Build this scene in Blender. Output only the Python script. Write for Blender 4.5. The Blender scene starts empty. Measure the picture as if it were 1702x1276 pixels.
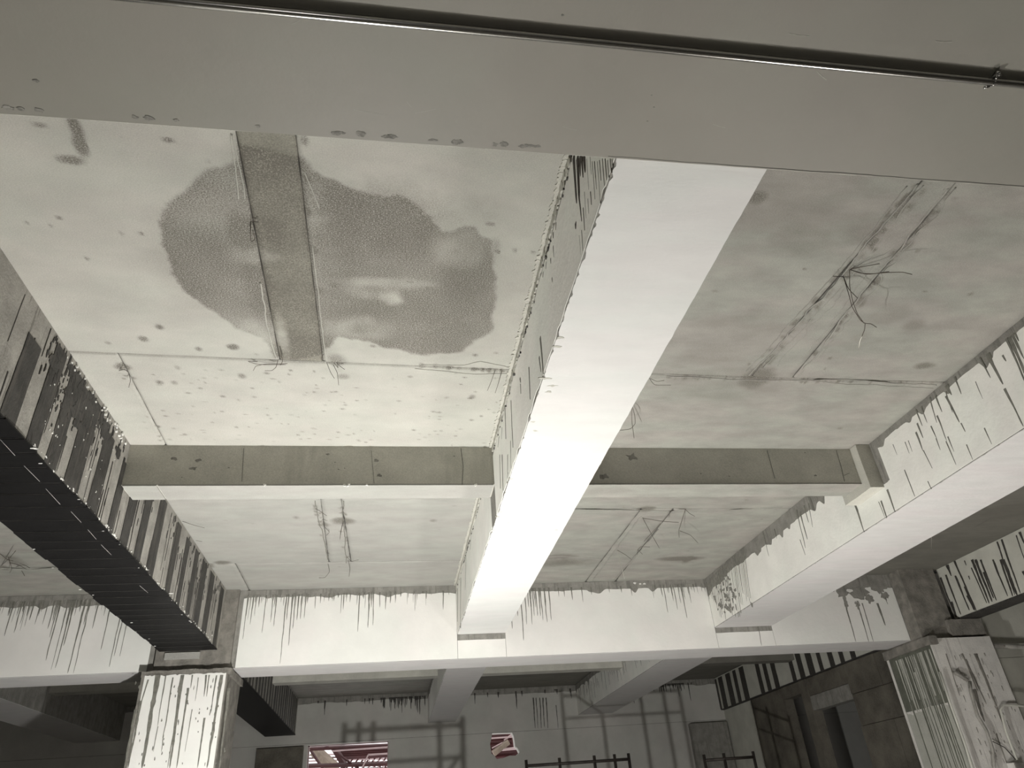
import bpy, bmesh, math, random
import numpy as np
from mathutils import Matrix, Vector

random.seed(7)
rng = np.random.default_rng(7)
SC = bpy.context.scene
COL = SC.collection

# ------------------------------------------------------------------ units and camera
S = 2.2          # metres in one survey unit (height of the slab above the camera)
CZ = 1.6         # camera height above the floor
F_PX = 1180.0
_vx = np.array([8200 - 851, 790 - 638, F_PX]); _vy = np.array([648 - 851, 1391 - 638, F_PX])
_Y = _vy / np.linalg.norm(_vy)
_X = _vx - _vx.dot(_Y) * _Y; _X /= np.linalg.norm(_X)
_Z = np.cross(_X, _Y)
R = np.array([_X, _Y, _Z])               # rows: world axes in camera axes (x right, y down, z forward)

def ray(px, py): return R @ np.array([px - 851.0, py - 638.0, F_PX])
def onz(px, py, z=1.0): r = ray(px, py); return r * z / r[2]     # point of a level plane
def ony(px, py, y): r = ray(px, py); return r * y / r[1]         # point of a plane across the hall
def onx(px, py, x): r = ray(px, py); return r * x / r[0]         # point of a plane along the hall
def W(p):                                                        # survey units -> metres
    p = np.asarray(p, float) * S
    p[..., 2] += CZ
    return p
FL = -CZ / S                                                     # floor level in survey units

cam = bpy.data.cameras.new('camera'); cam.sensor_width = 36.0; cam.lens = F_PX / 1702 * 36
cam.clip_start = 0.02; cam.clip_end = 200
co = bpy.data.objects.new('camera', cam); COL.objects.link(co)
m = Matrix.Identity(4)
for i in range(3):
    m[i][0] = R[i, 0]; m[i][1] = -R[i, 1]; m[i][2] = -R[i, 2]
m[2][3] = CZ
co.matrix_world = m
SC.camera = co

# ------------------------------------------------------------------ world, lights, exposure
SC.view_settings.view_transform = 'Standard'; SC.view_settings.look = 'None'
SC.view_settings.gamma = 1.0; SC.view_settings.use_curve_mapping = False
SC.view_settings.exposure = 0.10
wd = bpy.data.worlds.new('sky'); SC.world = wd; wd.use_nodes = True
wd.node_tree.nodes['Background'].inputs[0].default_value = (1.0, 0.97, 0.98, 1)
wd.node_tree.nodes['Background'].inputs[1].default_value = 1.6

def area(name, loc, aim, power, size, color=(1, 1, 1), shape='DISK', spread=180):
    l = bpy.data.lights.new(name, 'AREA'); l.shape = shape; l.size = size; l.energy = power; l.color = color
    l.spread = math.radians(spread)
    o = bpy.data.objects.new(name, l); COL.objects.link(o)
    o.location = W(loc)
    d = Vector(W(aim)) - Vector(W(loc))
    o.rotation_euler = d.to_track_quat('-Z', 'Y').to_euler()
    return o
LAMP = (-0.14, 1.93, -0.56)
l = bpy.data.lights.new('work_lamp', 'POINT'); l.energy = 325; l.shadow_soft_size = 0.05; l.color = (1.0, 0.99, 0.965)
lo = bpy.data.objects.new('work_lamp', l); COL.objects.link(lo); lo.location = W(LAMP)
l = bpy.data.lights.new('right_fill_lamp', 'POINT'); l.energy = 190; l.shadow_soft_size = 0.28; l.color = (1.0, 0.96, 0.93)  # unseen lamp added to brighten the dim right column and wall
lo = bpy.data.objects.new('right_fill_lamp', l); COL.objects.link(lo); lo.location = W((1.5, 1.8, -0.62))
area('work_lamp_fill', LAMP, (-0.14, 1.93 + 1.3, -0.56 + 1.3), 95, 0.1, (1.0, 0.99, 0.965))  # extra forward light added at the lamp to lift the upright faces ahead
area('rear_fill', (-0.4, -1.2, -0.5), (0.2, 3.2, 0.6), 8, 0.5, (1.0, 0.97, 0.94))  # unseen fill added behind the camera to raise the ambient light

# ------------------------------------------------------------------ numpy noise
_perm = rng.permutation(512)
def vnoise(P, freq, seed=0):
    P = np.asarray(P, float) * freq + seed * 17.31
    i = np.floor(P).astype(int); f = P - i; f = f * f * (3 - 2 * f)
    def h(a, b, c): return _perm[(_perm[(_perm[a % 512] + b) % 512] + c) % 512] / 511.0
    x, y, z = i[..., 0], i[..., 1], i[..., 2]; u, v, w = f[..., 0], f[..., 1], f[..., 2]
    r = 0
    for dx in (0, 1):
        for dy in (0, 1):
            for dz in (0, 1):
                r = r + h(x + dx, y + dy, z + dz) * (u if dx else 1 - u) * (v if dy else 1 - v) * (w if dz else 1 - w)
    return r * 2 - 1
def fbm(P, freq, seed=0, oct=3):
    return sum(vnoise(P, freq * 2 ** k, seed + k * 3) / 2 ** k for k in range(oct)) / 1.75

# ------------------------------------------------------------------ materials
def mat(name, col, rough=0.85, metal=0.0, var=0.15, scale=6.0, col2=None, bump=0.15, bscale=60.0,
        streak=None, stain=False, stain_col=(0.135, 0.125, 0.105), spec=0.3, speck=0.0, stretch=(1, 1, 1), grain=0.0, tint=0.0):
    M = bpy.data.materials.new(name); M.use_nodes = True; nt = M.node_tree; N = nt.nodes; L = nt.links
    b = N['Principled BSDF']; b.inputs['Roughness'].default_value = rough; b.inputs['Metallic'].default_value = metal
    b.inputs['Specular IOR Level'].default_value = spec
    geo = N.new('ShaderNodeNewGeometry')
    mp = N.new('ShaderNodeMapping'); mp.inputs['Scale'].default_value = stretch; L.new(geo.outputs['Position'], mp.inputs[0])
    def noise(sc, det=5, vec=None, rgh=0.6):
        n = N.new('ShaderNodeTexNoise'); n.inputs['Scale'].default_value = sc; n.inputs['Detail'].default_value = det
        n.inputs['Roughness'].default_value = rgh; L.new(vec or mp.outputs[0], n.inputs['Vector']); return n
    def mix(fac, a, c, typ='MIX'):
        x = N.new('ShaderNodeMix'); x.data_type = 'RGBA'; x.blend_type = typ
        for s, v in ((0, fac), (6, a), (7, c)):
            if hasattr(v, 'is_linked') or hasattr(v, 'links'): L.new(v, x.inputs[s])
            elif isinstance(v, (int, float)): x.inputs[s].default_value = v
            else: x.inputs[s].default_value = (*v, 1)
        return x.outputs[2]
    def ramp(sock, a, c):
        r = N.new('ShaderNodeMapRange'); r.inputs[1].default_value = a; r.inputs[2].default_value = c; L.new(sock, r.inputs[0]); return r.outputs[0]
    def mul(a, c):
        x = N.new('ShaderNodeMath'); x.operation = 'MULTIPLY'
        L.new(a, x.inputs[0])
        if isinstance(c, (int, float)): x.inputs[1].default_value = c
        else: L.new(c, x.inputs[1])
        return x.outputs[0]
    c2 = col2 or tuple(c * (1 - 2 * var) for c in col)
    f1 = ramp(noise(scale, 6).outputs[0], 0.36, 0.66)
    out = mix(f1, c2, col)
    f2 = ramp(noise(scale * 14, 4).outputs[0], 0.3, 0.75)
    out = mix(mul(f2, var), out, tuple(min(1, c * 1.15 + .03) for c in col))
    if grain:
        g = ramp(noise(170, 2, rgh=0.5).outputs[0], 0.3, 0.7)
        out = mix(grain, out, mix(g, tuple(c * 0.35 for c in col), tuple(min(1, c * 1.5) for c in col)))
    if tint:
        tt = ramp(noise(1.7, 3).outputs[0], 0.42, 0.58)
        out = mix(1.0, out, mix(tt, (1.0 + .0, 1.0 - tint, 1.0 - tint * .7), (1.0 - tint, 1.0, 1.0 - tint * .5)), 'MULTIPLY')
    if speck:
        f3 = ramp(noise(scale * 5, 8, rgh=0.75).outputs[0], 0.63, 0.7)
        out = mix(mul(f3, speck), out, tuple(c * 0.35 for c in col))
    if streak:                       # runs down the face
        sm = N.new('ShaderNodeMapping'); sm.inputs['Scale'].default_value = (streak[0], streak[0], streak[1]); L.new(geo.outputs['Position'], sm.inputs[0])
        fs = ramp(noise(1.0, 5, sm.outputs[0]).outputs[0], streak[2], streak[2] + 0.08)
        out = mix(mul(fs, streak[3]), out, streak[4])
    if stain:
        at = N.new('ShaderNodeAttribute'); at.attribute_name = 'stain'
        fn = noise(150, 3, rgh=0.7).outputs[0]
        ad = N.new('ShaderNodeMath'); ad.operation = 'MULTIPLY_ADD'; L.new(fn, ad.inputs[0]); ad.inputs[1].default_value = 4.6; ad.inputs[2].default_value = -1.55
        f = N.new('ShaderNodeMath'); f.operation = 'MULTIPLY'; f.use_clamp = True; L.new(ad.outputs[0], f.inputs[0]); L.new(at.outputs['Fac'], f.inputs[1])
        out = mix(f.outputs[0], out, stain_col)
        ap = N.new('ShaderNodeAttribute'); ap.attribute_name = 'pale'
        out = mix(ap.outputs['Fac'], out, (0.58, 0.57, 0.51))
        aj = N.new('ShaderNodeAttribute'); aj.attribute_name = 'joint'
        out = mix(ramp(aj.outputs['Fac'], 0.62, 0.95), out, (0.05, 0.045, 0.04))
    L.new(out, b.inputs['Base Color'])
    if bump:
        bp = N.new('ShaderNodeBump'); bp.inputs['Strength'].default_value = bump; bp.inputs['Distance'].default_value = 0.01
        L.new(noise(bscale, 6).outputs[0], bp.inputs['Height']); L.new(bp.outputs[0], b.inputs['Normal'])
    return M

M = {}
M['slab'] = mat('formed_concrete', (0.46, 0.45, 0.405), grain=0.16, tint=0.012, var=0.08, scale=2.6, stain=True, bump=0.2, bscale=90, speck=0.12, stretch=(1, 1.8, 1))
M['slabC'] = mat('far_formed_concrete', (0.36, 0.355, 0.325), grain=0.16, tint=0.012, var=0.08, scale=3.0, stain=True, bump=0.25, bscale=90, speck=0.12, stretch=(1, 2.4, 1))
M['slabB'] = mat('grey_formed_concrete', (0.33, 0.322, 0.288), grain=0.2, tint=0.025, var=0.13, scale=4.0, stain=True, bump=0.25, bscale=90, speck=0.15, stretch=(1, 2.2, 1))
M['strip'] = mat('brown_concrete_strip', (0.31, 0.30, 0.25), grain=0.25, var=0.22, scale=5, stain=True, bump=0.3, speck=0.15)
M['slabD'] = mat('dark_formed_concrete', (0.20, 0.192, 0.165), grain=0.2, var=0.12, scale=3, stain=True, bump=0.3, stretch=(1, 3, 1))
M['joint'] = mat('dark_joint_grout', (0.13, 0.125, 0.11), var=0.2, bump=0.4)  # dark grout tone for the slab backing and cracks
M['sec'] = mat('cast_concrete', (0.54, 0.53, 0.47), grain=0.18, var=0.1, scale=5, bump=0.3, speck=0.3, streak=(2.0, 0.4, 0.62, 0.35, (0.24, 0.23, 0.2)))
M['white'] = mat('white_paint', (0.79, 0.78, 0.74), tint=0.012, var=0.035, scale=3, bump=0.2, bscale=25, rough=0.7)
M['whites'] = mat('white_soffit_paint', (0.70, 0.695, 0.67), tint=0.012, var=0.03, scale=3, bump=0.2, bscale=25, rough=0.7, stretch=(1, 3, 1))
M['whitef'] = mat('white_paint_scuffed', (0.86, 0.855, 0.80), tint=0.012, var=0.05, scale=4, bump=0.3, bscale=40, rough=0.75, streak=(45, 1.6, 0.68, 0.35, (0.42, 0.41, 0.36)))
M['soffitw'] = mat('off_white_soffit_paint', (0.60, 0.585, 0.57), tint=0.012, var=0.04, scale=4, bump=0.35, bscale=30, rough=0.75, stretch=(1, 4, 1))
M['cream'] = mat('grey_cream_paint', (0.29, 0.277, 0.24), tint=0.012, var=0.04, scale=1.4, bump=0.12, bscale=18, rough=0.55, spec=0.35)
M['bare'] = mat('bare_beam_concrete', (0.30, 0.29, 0.26), grain=0.18, var=0.2, scale=9, bump=0.5, speck=0.4, streak=(40, 2.5, 0.55, 0.6, (0.14, 0.135, 0.12)))
M['side'] = mat('scraped_beam_concrete', (0.36, 0.345, 0.31), grain=0.18, var=0.2, scale=7, bump=0.5, speck=0.3, streak=(34, 2.0, 0.57, 0.7, (0.13, 0.12, 0.105)))
M['fibre'] = mat('black_fibre_sheet', (0.006, 0.0055, 0.0055), rough=0.5, var=0.3, scale=6, bump=0.3, bscale=80, spec=0.12, stretch=(1, 8, 1))
M['fibre2'] = mat('fibre_strip_resin', (0.055, 0.052, 0.047), rough=0.6, var=0.3, scale=10, bump=0.5, spec=0.3, streak=(60, 2, 0.56, 0.5, (0.12, 0.105, 0.09)))
M['thread'] = mat('pale_thread', (0.35, 0.34, 0.33), var=0.1, bump=0)
M['drip'] = mat('resin_drip', (0.21, 0.205, 0.175), rough=0.6, var=0.2, scale=30, bump=0.3)
M['dripk'] = mat('dark_resin_drip', (0.06, 0.055, 0.048), rough=0.5, var=0.25, scale=30, bump=0.3)
M['dripb'] = mat('brown_resin_scar', (0.075, 0.06, 0.05), rough=0.7, var=0.3, scale=40, bump=0.5)
M['flake'] = mat('white_paint_flake', (0.8, 0.79, 0.75), var=0.05, bump=0)
M['colc'] = mat('rough_column_concrete', (0.25, 0.235, 0.205), var=0.25, scale=10, bump=0.7, speck=0.4)
M['colgreen'] = mat('column_resin_face', (0.14, 0.145, 0.115), var=0.2, scale=8, bump=0.4, rough=0.7)
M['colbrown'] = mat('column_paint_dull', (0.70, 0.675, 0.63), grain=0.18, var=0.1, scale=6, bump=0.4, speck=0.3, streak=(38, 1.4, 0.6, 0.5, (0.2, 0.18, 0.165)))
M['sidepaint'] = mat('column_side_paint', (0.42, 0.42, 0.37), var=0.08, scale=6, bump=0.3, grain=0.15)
M['steel'] = mat('galvanised_steel', (0.52, 0.51, 0.49), rough=0.2, metal=1.0, var=0.05, bump=0.05, bscale=10)
M['wire'] = mat('rusty_tie_wire', (0.09, 0.07, 0.055), rough=0.5, metal=0.6, var=0.2, bump=0)
M['wireb'] = mat('bright_tie_wire', (0.6, 0.58, 0.52), rough=0.3, metal=0.8, var=0.05, bump=0)
M['scaf'] = mat('scaffold_steel_dark', (0.05, 0.042, 0.036), rough=0.6, metal=0.3, var=0.3, bump=0.1)
M['red'] = mat('red_oxide_steel', (0.055, 0.014, 0.014), rough=0.55, var=0.2, scale=4, bump=0.1)
M['rail'] = mat('pale_pink_steel', (0.42, 0.32, 0.32), rough=0.4, var=0.1, bump=0.05)
M['plank'] = mat('site_timber', (0.22, 0.18, 0.14), var=0.2, scale=8, bump=0.2)
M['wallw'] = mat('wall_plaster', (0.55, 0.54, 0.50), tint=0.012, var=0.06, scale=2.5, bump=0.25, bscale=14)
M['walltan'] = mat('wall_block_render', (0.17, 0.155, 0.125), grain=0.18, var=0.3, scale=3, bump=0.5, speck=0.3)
M['wallg'] = mat('wall_green_grey', (0.57, 0.565, 0.50), var=0.08, scale=4, bump=0.25)
M['floor'] = mat('floor_screed', (0.30, 0.29, 0.26), var=0.15, scale=2, bump=0.3)
M['black'] = mat('lamp_housing', (0.03, 0.03, 0.03), rough=0.5, bump=0)

# ------------------------------------------------------------------ object helpers
def tag(o, label=None, cat=None, group=None, kind=None):
    if label: o['label'] = label
    if cat: o['category'] = cat
    if group: o['group'] = group
    if kind: o['kind'] = kind
    return o
def thing(name, loc, label=None, cat=None, group=None, kind=None, parent=None):
    o = bpy.data.objects.new(name, None); COL.objects.link(o)
    o.location = W(loc); o.empty_display_size = 0.1
    if parent: o.parent = parent; o.location = Vector(W(loc)) - parent.location
    return tag(o, label, cat, group, kind)
def base(o):
    v = Vector((0, 0, 0))
    while o: v += o.location; o = o.parent
    return v

class MB:
    """collects geometry in survey units and links it as one mesh object"""
    def __init__(s): s.v = []; s.f = []; s.n = 0; s.sm = False
    def add(s, V, Fc):
        V = np.asarray(V, float).reshape(-1, 3); s.v.append(V)
        s.f += [tuple(i + s.n for i in f) for f in Fc]; s.n += len(V)
    def box(s, x0, x1, y0, y1, z0, z1, step=None, amp=0.0, seed=0, freq=6.0):
        if step is None:
            V = [(x, y, z) for z in (z0, z1) for y in (y0, y1) for x in (x0, x1)]
            s.add(V, [(0, 2, 3, 1), (4, 5, 7, 6), (0, 1, 5, 4), (2, 6, 7, 3), (0, 4, 6, 2), (1, 3, 7, 5)]); return
        lo = np.array([x0, y0, z0], float); hi = np.array([x1, y1, z1], float)
        n = np.maximum(1, np.ceil((hi - lo) / step)).astype(int)
        ax = [np.linspace(lo[k], hi[k], n[k] + 1) for k in range(3)]
        for k in range(3):
            a, b = (k + 1) % 3, (k + 2) % 3
            for side in (0, 1):
                A, B = np.meshgrid(ax[a], ax[b], indexing='ij')
                P = np.zeros(A.shape + (3,)); P[..., a] = A; P[..., b] = B; P[..., k] = hi[k] if side else lo[k]
                P = P.reshape(-1, 3)
                D = np.stack([fbm(P, freq, seed + q) for q in range(3)], 1)
                P = P + D * amp
                na, nb = n[a], n[b]
                Fc = []
                for i in range(na):
                    for j in range(nb):
                        q = (i * (nb + 1) + j, (i + 1) * (nb + 1) + j, (i + 1) * (nb + 1) + j + 1, i * (nb + 1) + j + 1)
                        Fc.append(q if side else q[::-1])
                s.add(P, Fc)
    def tube(s, pts, r, n=8, taper=1.0):
        pts = np.asarray(pts, float); m = len(pts)
        prev = None; rings = []
        for i in range(m):
            t = pts[min(i + 1, m - 1)] - pts[max(i - 1, 0)]; t /= (np.linalg.norm(t) + 1e-12)
            if prev is None: u = np.cross(t, [0.3, 0.2, 0.93]);
            else: u = prev - prev.dot(t) * t
            u /= (np.linalg.norm(u) + 1e-12); prev = u; w = np.cross(t, u)
            rr = r * (1 + (taper - 1) * i / (m - 1))
            rings.append([pts[i] + rr * (math.cos(a) * u + math.sin(a) * w) for a in np.linspace(0, 2 * math.pi, n, endpoint=False)])
        V = np.array(rings).reshape(-1, 3); Fc = []
        for i in range(m - 1):
            for j in range(n): Fc.append((i * n + j, i * n + (j + 1) % n, (i + 1) * n + (j + 1) % n, (i + 1) * n + j))
        Fc.append(tuple(range(n))[::-1]); Fc.append(tuple((m - 1) * n + j for j in range(n)))
        s.add(V, Fc)
    def prism(s, poly, axis, a, b):
        """poly: 2-D outline in the two axes other than axis (in x,y,z order), extruded from a to b"""
        k = 'xyz'.index(axis); o = [i for i in range(3) if i != k]; n = len(poly)
        V = []
        for d in (a, b):
            for p in poly:
                q = [0, 0, 0]; q[k] = d; q[o[0]] = p[0]; q[o[1]] = p[1]; V.append(q)
        s.add(V, [tuple(range(n)), tuple(range(2 * n - 1, n - 1, -1))] + [(i, i + n, (i + 1) % n + n, (i + 1) % n) for i in range(n)])
    def build(s, name, mt, parent=None, smooth=False, attrs=None, **kw):
        V = np.concatenate(s.v); me = bpy.data.meshes.new(name)
        P = W(V) - np.array(base(parent)) if parent else W(V)
        me.from_pydata(P.tolist(), [], s.f); me.materials.append(M[mt]); me.validate()
        if not (attrs is not None):
            bm = bmesh.new(); bm.from_mesh(me)
            if smooth or s.sm: bmesh.ops.remove_doubles(bm, verts=bm.verts, dist=1e-5)
            bmesh.ops.recalc_face_normals(bm, faces=bm.faces); bm.to_mesh(me); bm.free()
        if attrs:
            for k, a in attrs.items():
                at = me.attributes.new(k, 'FLOAT', 'POINT'); at.data.foreach_set('value', np.asarray(a, np.float32))
        if smooth: me.polygons.foreach_set('use_smooth', [True] * len(me.polygons))
        me.update()
        o = bpy.data.objects.new(name, me); COL.objects.link(o)
        if parent: o.parent = parent
        return tag(o, **kw)

# ------------------------------------------------------------------ paint coats and drips on a flat face
class Face:
    """a flat face: kind 'x' | 'y' (upright) or 'z' (soffit); u runs along it, v is up (or across)"""
    def __init__(s, kind, at, sign): s.k = kind; s.at = at; s.sg = sign
    def P(s, u, v, d):
        a = s.at + s.sg * d
        if s.k == 'x': return (a, u, v)
        if s.k == 'y': return (u, a, v)
        return (v, u, a)
    def uv(s, px, py):
        if s.k == 'x': q = onx(px, py, s.at); return q[1], q[2]
        if s.k == 'y': q = ony(px, py, s.at); return q[0], q[2]
        q = onz(px, py, s.at); return q[1], q[0]

MM = 0.001 / S
def coat(fc, u0, u1, vlo, vhi, step=0.004, thick=3 * MM):
    """a skim of paint with ragged edges: vlo(u), vhi(u) functions of an array"""
    n = max(2, int(abs(u1 - u0) / step)); u = np.linspace(u0, u1, n)
    lo = vlo(u) if callable(vlo) else np.full(n, vlo); hi = vhi(u) if callable(vhi) else np.full(n, vhi)
    mb = MB(); V = []
    for i in range(n):
        V += [fc.P(u[i], lo[i], thick), fc.P(u[i], hi[i], thick), fc.P(u[i], lo[i], -2 * MM), fc.P(u[i], hi[i], -2 * MM)]
    Fc = []
    for i in range(n - 1):
        a, b = 4 * i, 4 * i + 4
        Fc += [(a, b, b + 1, a + 1), (a + 2, a + 3, b + 3, b + 2), (a, a + 2, b + 2, b), (a + 1, b + 1, b + 3, a + 3)]
    Fc += [(0, 1, 3, 2), (4 * n - 4, 4 * n - 2, 4 * n - 1, 4 * n - 3)]
    mb.add(V, Fc); return mb
def rag(base_v, amp, freq, seed, spikes=None, dirn=-1):
    """ragged line about base_v; spikes add fingers of bare concrete"""
    def f(u):
        P = np.stack([u, u * 0 + seed, u * 0], -1)
        v = (base_v(u) if callable(base_v) else base_v) + amp * fbm(P, freq, seed, 4)
        if spikes: v = v + dirn * np.clip(vnoise(P, spikes[1], seed + 5) - 0.15, 0, 1) ** 1.5 * spikes[0]
        return v
    return f
def drip(mb, fc, u, v0, v1, w, thick=4.5 * MM, wob=None, lean=0.0):
    n = max(4, int(abs(v1 - v0) / 0.010)); t = np.linspace(0, 1, n)
    v = v0 + (v1 - v0) * t
    wob = min(w * 0.3, .0016) if wob is None else wob
    sd = random.random() * 99
    c = u + lean * t + wob * np.array([vnoise(np.array([x * 22, sd, 0.0]), 1.0) for x in v])
    thick *= random.uniform(.8, 1.25)
    hw = 0.5 * w * (1.25 - 0.75 * t) * (1 + 0.25 * np.array([vnoise(np.array([x * 60, sd, 5.0]), 1.0) for x in v])); hw[-1] *= 0.35
    V = []; Fc = []
    for i in range(n):
        V += [fc.P(c[i] - hw[i], v[i], 0), fc.P(c[i] - hw[i] * .6, v[i], thick), fc.P(c[i] + hw[i] * .6, v[i], thick), fc.P(c[i] + hw[i], v[i], 0)]
    for i in range(n - 1):
        a, b = 4 * i, 4 * i + 4
        Fc += [(a, b, b + 1, a + 1), (a + 1, b + 1, b + 2, a + 2), (a + 2, b + 2, b + 3, a + 3)]
    Fc.append((0, 1, 2, 3)); a = 4 * n - 4; Fc.append((a, a + 3, a + 2, a + 1))
    mb.add(V, Fc)
def patch(mb, fc, u, v, ru, rv, thick=4 * MM, n=14, rough=0.35):
    thick *= random.uniform(.75, 1.25)
    sd = random.random() * 50; ring = []
    for k in range(n):
        a = 2 * math.pi * k / n; r = 1 + rough * (random.random() * 2 - 1)
        ring.append((u + ru * r * math.cos(a), v + rv * r * math.sin(a)))
    V = [fc.P(a, b, thick) for a, b in ring] + [fc.P(a, b, -MM) for a, b in ring]
    mb.add(V, [tuple(range(n)), tuple(range(2 * n - 1, n - 1, -1))] + [(i, i + n, (i + 1) % n + n, (i + 1) % n) for i in range(n)])
def px_drips(mb, fc, lst, ox, oy, sc, w, top=None, thick=4.5 * MM):
    """drips given as (x, y_end[, x0, y0[, width factor]]) read off an enlargement of the photograph"""
    for d in lst:
        u1, v1 = fc.uv(ox + d[0] / sc, oy + d[1] / sc)
        if len(d) >= 4: u0, v0 = fc.uv(ox + d[2] / sc, oy + d[3] / sc)
        else: u0, v0 = u1, top
        ww = w * (d[4] if len(d) > 4 else random.uniform(0.7, 1.2))
        drip(mb, fc, u0, v0, v1, ww, thick, lean=(u1 - u0) * 0.5)

# ------------------------------------------------------------------ main dimensions (survey units)
DX0, DX1 = -0.98, -0.755          # dark beam
CX0, CX1 = 0.29, 0.512            # white middle beam
RX0, RX1 = 1.55, 1.845            # white right beam
FX0, FX1 = 2.82, 2.935            # far right beam
LX0, LX1 = -2.36, -2.05           # left beam
NY1 = 0.613; NY0 = 0.22           # near beam
SY0, SY1 = 1.945, 2.04            # cross beams of the first bay
BY0, BY1 = 3.39, 3.60             # far beam
TY0, TY1 = 4.97, 5.07             # cross beams of the second bay
EY = 6.40                         # end wall and its beam
ZB, ZC, ZD, ZS, ZF = 0.75, 0.772, 0.738, 0.875, 0.664
XL, XR, YB = -4.3, 4.6, -2.6

# ------------------------------------------------------------------ ceiling slab: panels between formwork joints
ceil = thing('ceiling', (0, 3, 1.0), kind='structure')
mb = MB(); mb.box(XL, XR, YB, EY + 0.3, 1.0 + 14 * MM, 1.09); mb.build('slab_body', 'joint', ceil)

POLY_STAIN = [onz(x, y)[:2] for x, y in [(262, 400), (272, 350), (310, 315), (352, 283), (398, 268), (405, 245), (505, 262), (520, 282), (560, 300), (610, 318), (665, 322), (705, 345), (735, 378), (790, 372), (815, 400), (822, 470), (815, 545), (770, 585), (700, 592), (630, 575), (560, 555), (530, 592), (455, 596), (445, 572), (400, 548), (330, 508), (280, 455)]]
def inpoly_dist(X, Y, poly):
    inside = np.zeros(X.shape, bool); d = np.full(X.shape, 1e9); n = len(poly)
    for i in range(n):
        x0, y0 = poly[i]; x1, y1 = poly[(i + 1) % n]
        c = ((y0 > Y) != (y1 > Y)) & (X < (x1 - x0) * (Y - y0) / (y1 - y0 + 1e-12) + x0); inside ^= c
        t = np.clip(((X - x0) * (x1 - x0) + (Y - y0) * (y1 - y0)) / ((x1 - x0) ** 2 + (y1 - y0) ** 2), 0, 1)
        d = np.minimum(d, np.hypot(X - x0 - t * (x1 - x0), Y - y0 - t * (y1 - y0)))
    return np.where(inside, d, -d)
def ell(px, py, rx, ry, a): q = onz(px, py); q2 = onz(px + rx, py); q3 = onz(px, py + ry); return (q[0], q[1], abs(q2[0] - q[0]) + 1e-4, abs(q3[1] - q[1]) + 1e-4, a)
DARK = [ell(*e) for e in [(127, 215, 9, 22, 1.6), (134, 243, 10, 16, 1.7), (118, 266, 20, 7, 1.5), (640, 370, 80, 40, .45), (700, 470, 120, 90, .25), (405, 385, 22, 25, .8), (455, 385, 18, 22, .5),
    (440, 270, 40, 30, .45), (500, 580, 40, 18, .5), (320, 440, 50, 60, .2), (280, 233, 9, 4, 1), (66, 208, 12, 4, .8), (98, 362, 5, 3, 1), (44, 370, 3, 3, .8), (85, 375, 3, 3, .8), (235, 388, 3, 3, .9), (202, 388, 3, 3, .7),
    (145, 430, 3, 3, 1), (265, 543, 6, 4, 1.1), (238, 563, 7, 4, 1.1), (387, 576, 9, 4, 1.3), (330, 580, 5, 3, .9), (180, 570, 4, 2, .9), (402, 625, 6, 4, .9), (290, 636, 5, 3, .8), (295, 611, 4, 3, .6),
    (265, 635, 5, 3, 1.1), (570, 626, 9, 4, .7), (815, 372, 8, 2, .9), (822, 410, 10, 12, .35), (828, 418, 2.5, 2.5, 1.2), (856, 416, 3, 3, .7), (886, 419, 2.5, 2.5, 1), (712, 478, 4, 2, .8), (790, 590, 4, 2, 1),
    (785, 659, 5, 3, .9), (603, 535, 3, 2, .7), (620, 575, 5, 2, .7), (205, 610, 12, 5, 1.3), (560, 598, 14, 9, .7), (350, 940, 6, 3, .9), (370, 935, 12, 3, 1.1), (570, 866, 14, 4, 1.2), (540, 872, 6, 3, .8), (720, 865, 5, 2, .7),
    (492, 860, 4, 2, .7), (1260, 328, 14, 10, .9), (1440, 380, 30, 18, .35), (1300, 350, 80, 30, .25), (1340, 400, 40, 20, .3), (1258, 628, 18, 12, 1.0), (1415, 452, 14, 12, .7), (1536, 608, 14, 5, 1.0), (1337, 447, 3, 2, 1.2), (1454, 415, 5, 4, .9),
    (1525, 417, 3, 2, 1), (1380, 595, 3, 2, .9), (1245, 605, 3, 2, .8), (1180, 590, 40, 12, .25), (1200, 640, 70, 25, .25), (1240, 540, 60, 16, .22), (1075, 846, 12, 4, 1.6), (1520, 540, 16, 8, .5), (1478, 520, 25, 12, .3),
    (905, 935, 40, 5, .5), (1430, 560, 14, 8, .35), (1130, 928, 26, 2.5, 1.5), (1143, 930, 6, 5, 1.4), (930, 925, 20, 3, .8), (950, 935, 40, 4, .5), (20, 930, 14, 9, .8), (5, 943, 8, 4, 1.2), (1620, 845, 12, 2.5, 1.3), (1600, 846, 30, 2, .7), (1680, 806, 30, 3, 1.1), (1680, 850, 30, 10, .4),
    (1570, 862, 40, 9, .3), (1640, 853, 5, 5, .3), (1630, 870, 2, 8, .7), (1500, 880, 20, 5, .2), (430, 480, 20, 60, .3), (560, 420, 30, 50, .25), (780, 440, 30, 60, .2)]]
for (xa, ya, xb, yb, n_) in [(1578, 316, 1352, 595, 46), (1522, 308, 1255, 615, 60), (1534, 308, 1268, 612, 40), (1110, 627, 1555, 638, 40), (700, 607, 848, 618, 22), (524, 832, 546, 932, 16), (569, 832, 578, 932, 16), (405, 225, 470, 600, 14), (495, 230, 540, 600, 10)]:
    for k in range(n_):
        t_ = random.random(); p_ = onz(xa + (xb - xa) * t_ + random.gauss(0, 3), ya + (yb - ya) * t_)
        DARK.append((p_[0] + random.gauss(0, .004), p_[1], random.uniform(.002, .008), random.uniform(.003, .014), random.uniform(.35, 1.1)))
for k in range(150):
    x = random.uniform(-0.7, 0.27); y = random.uniform(1.53, 1.92)
    DARK.append((x, y, random.uniform(.002, .007), random.uniform(.002, .005), random.uniform(.3, 1.0)))
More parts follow.
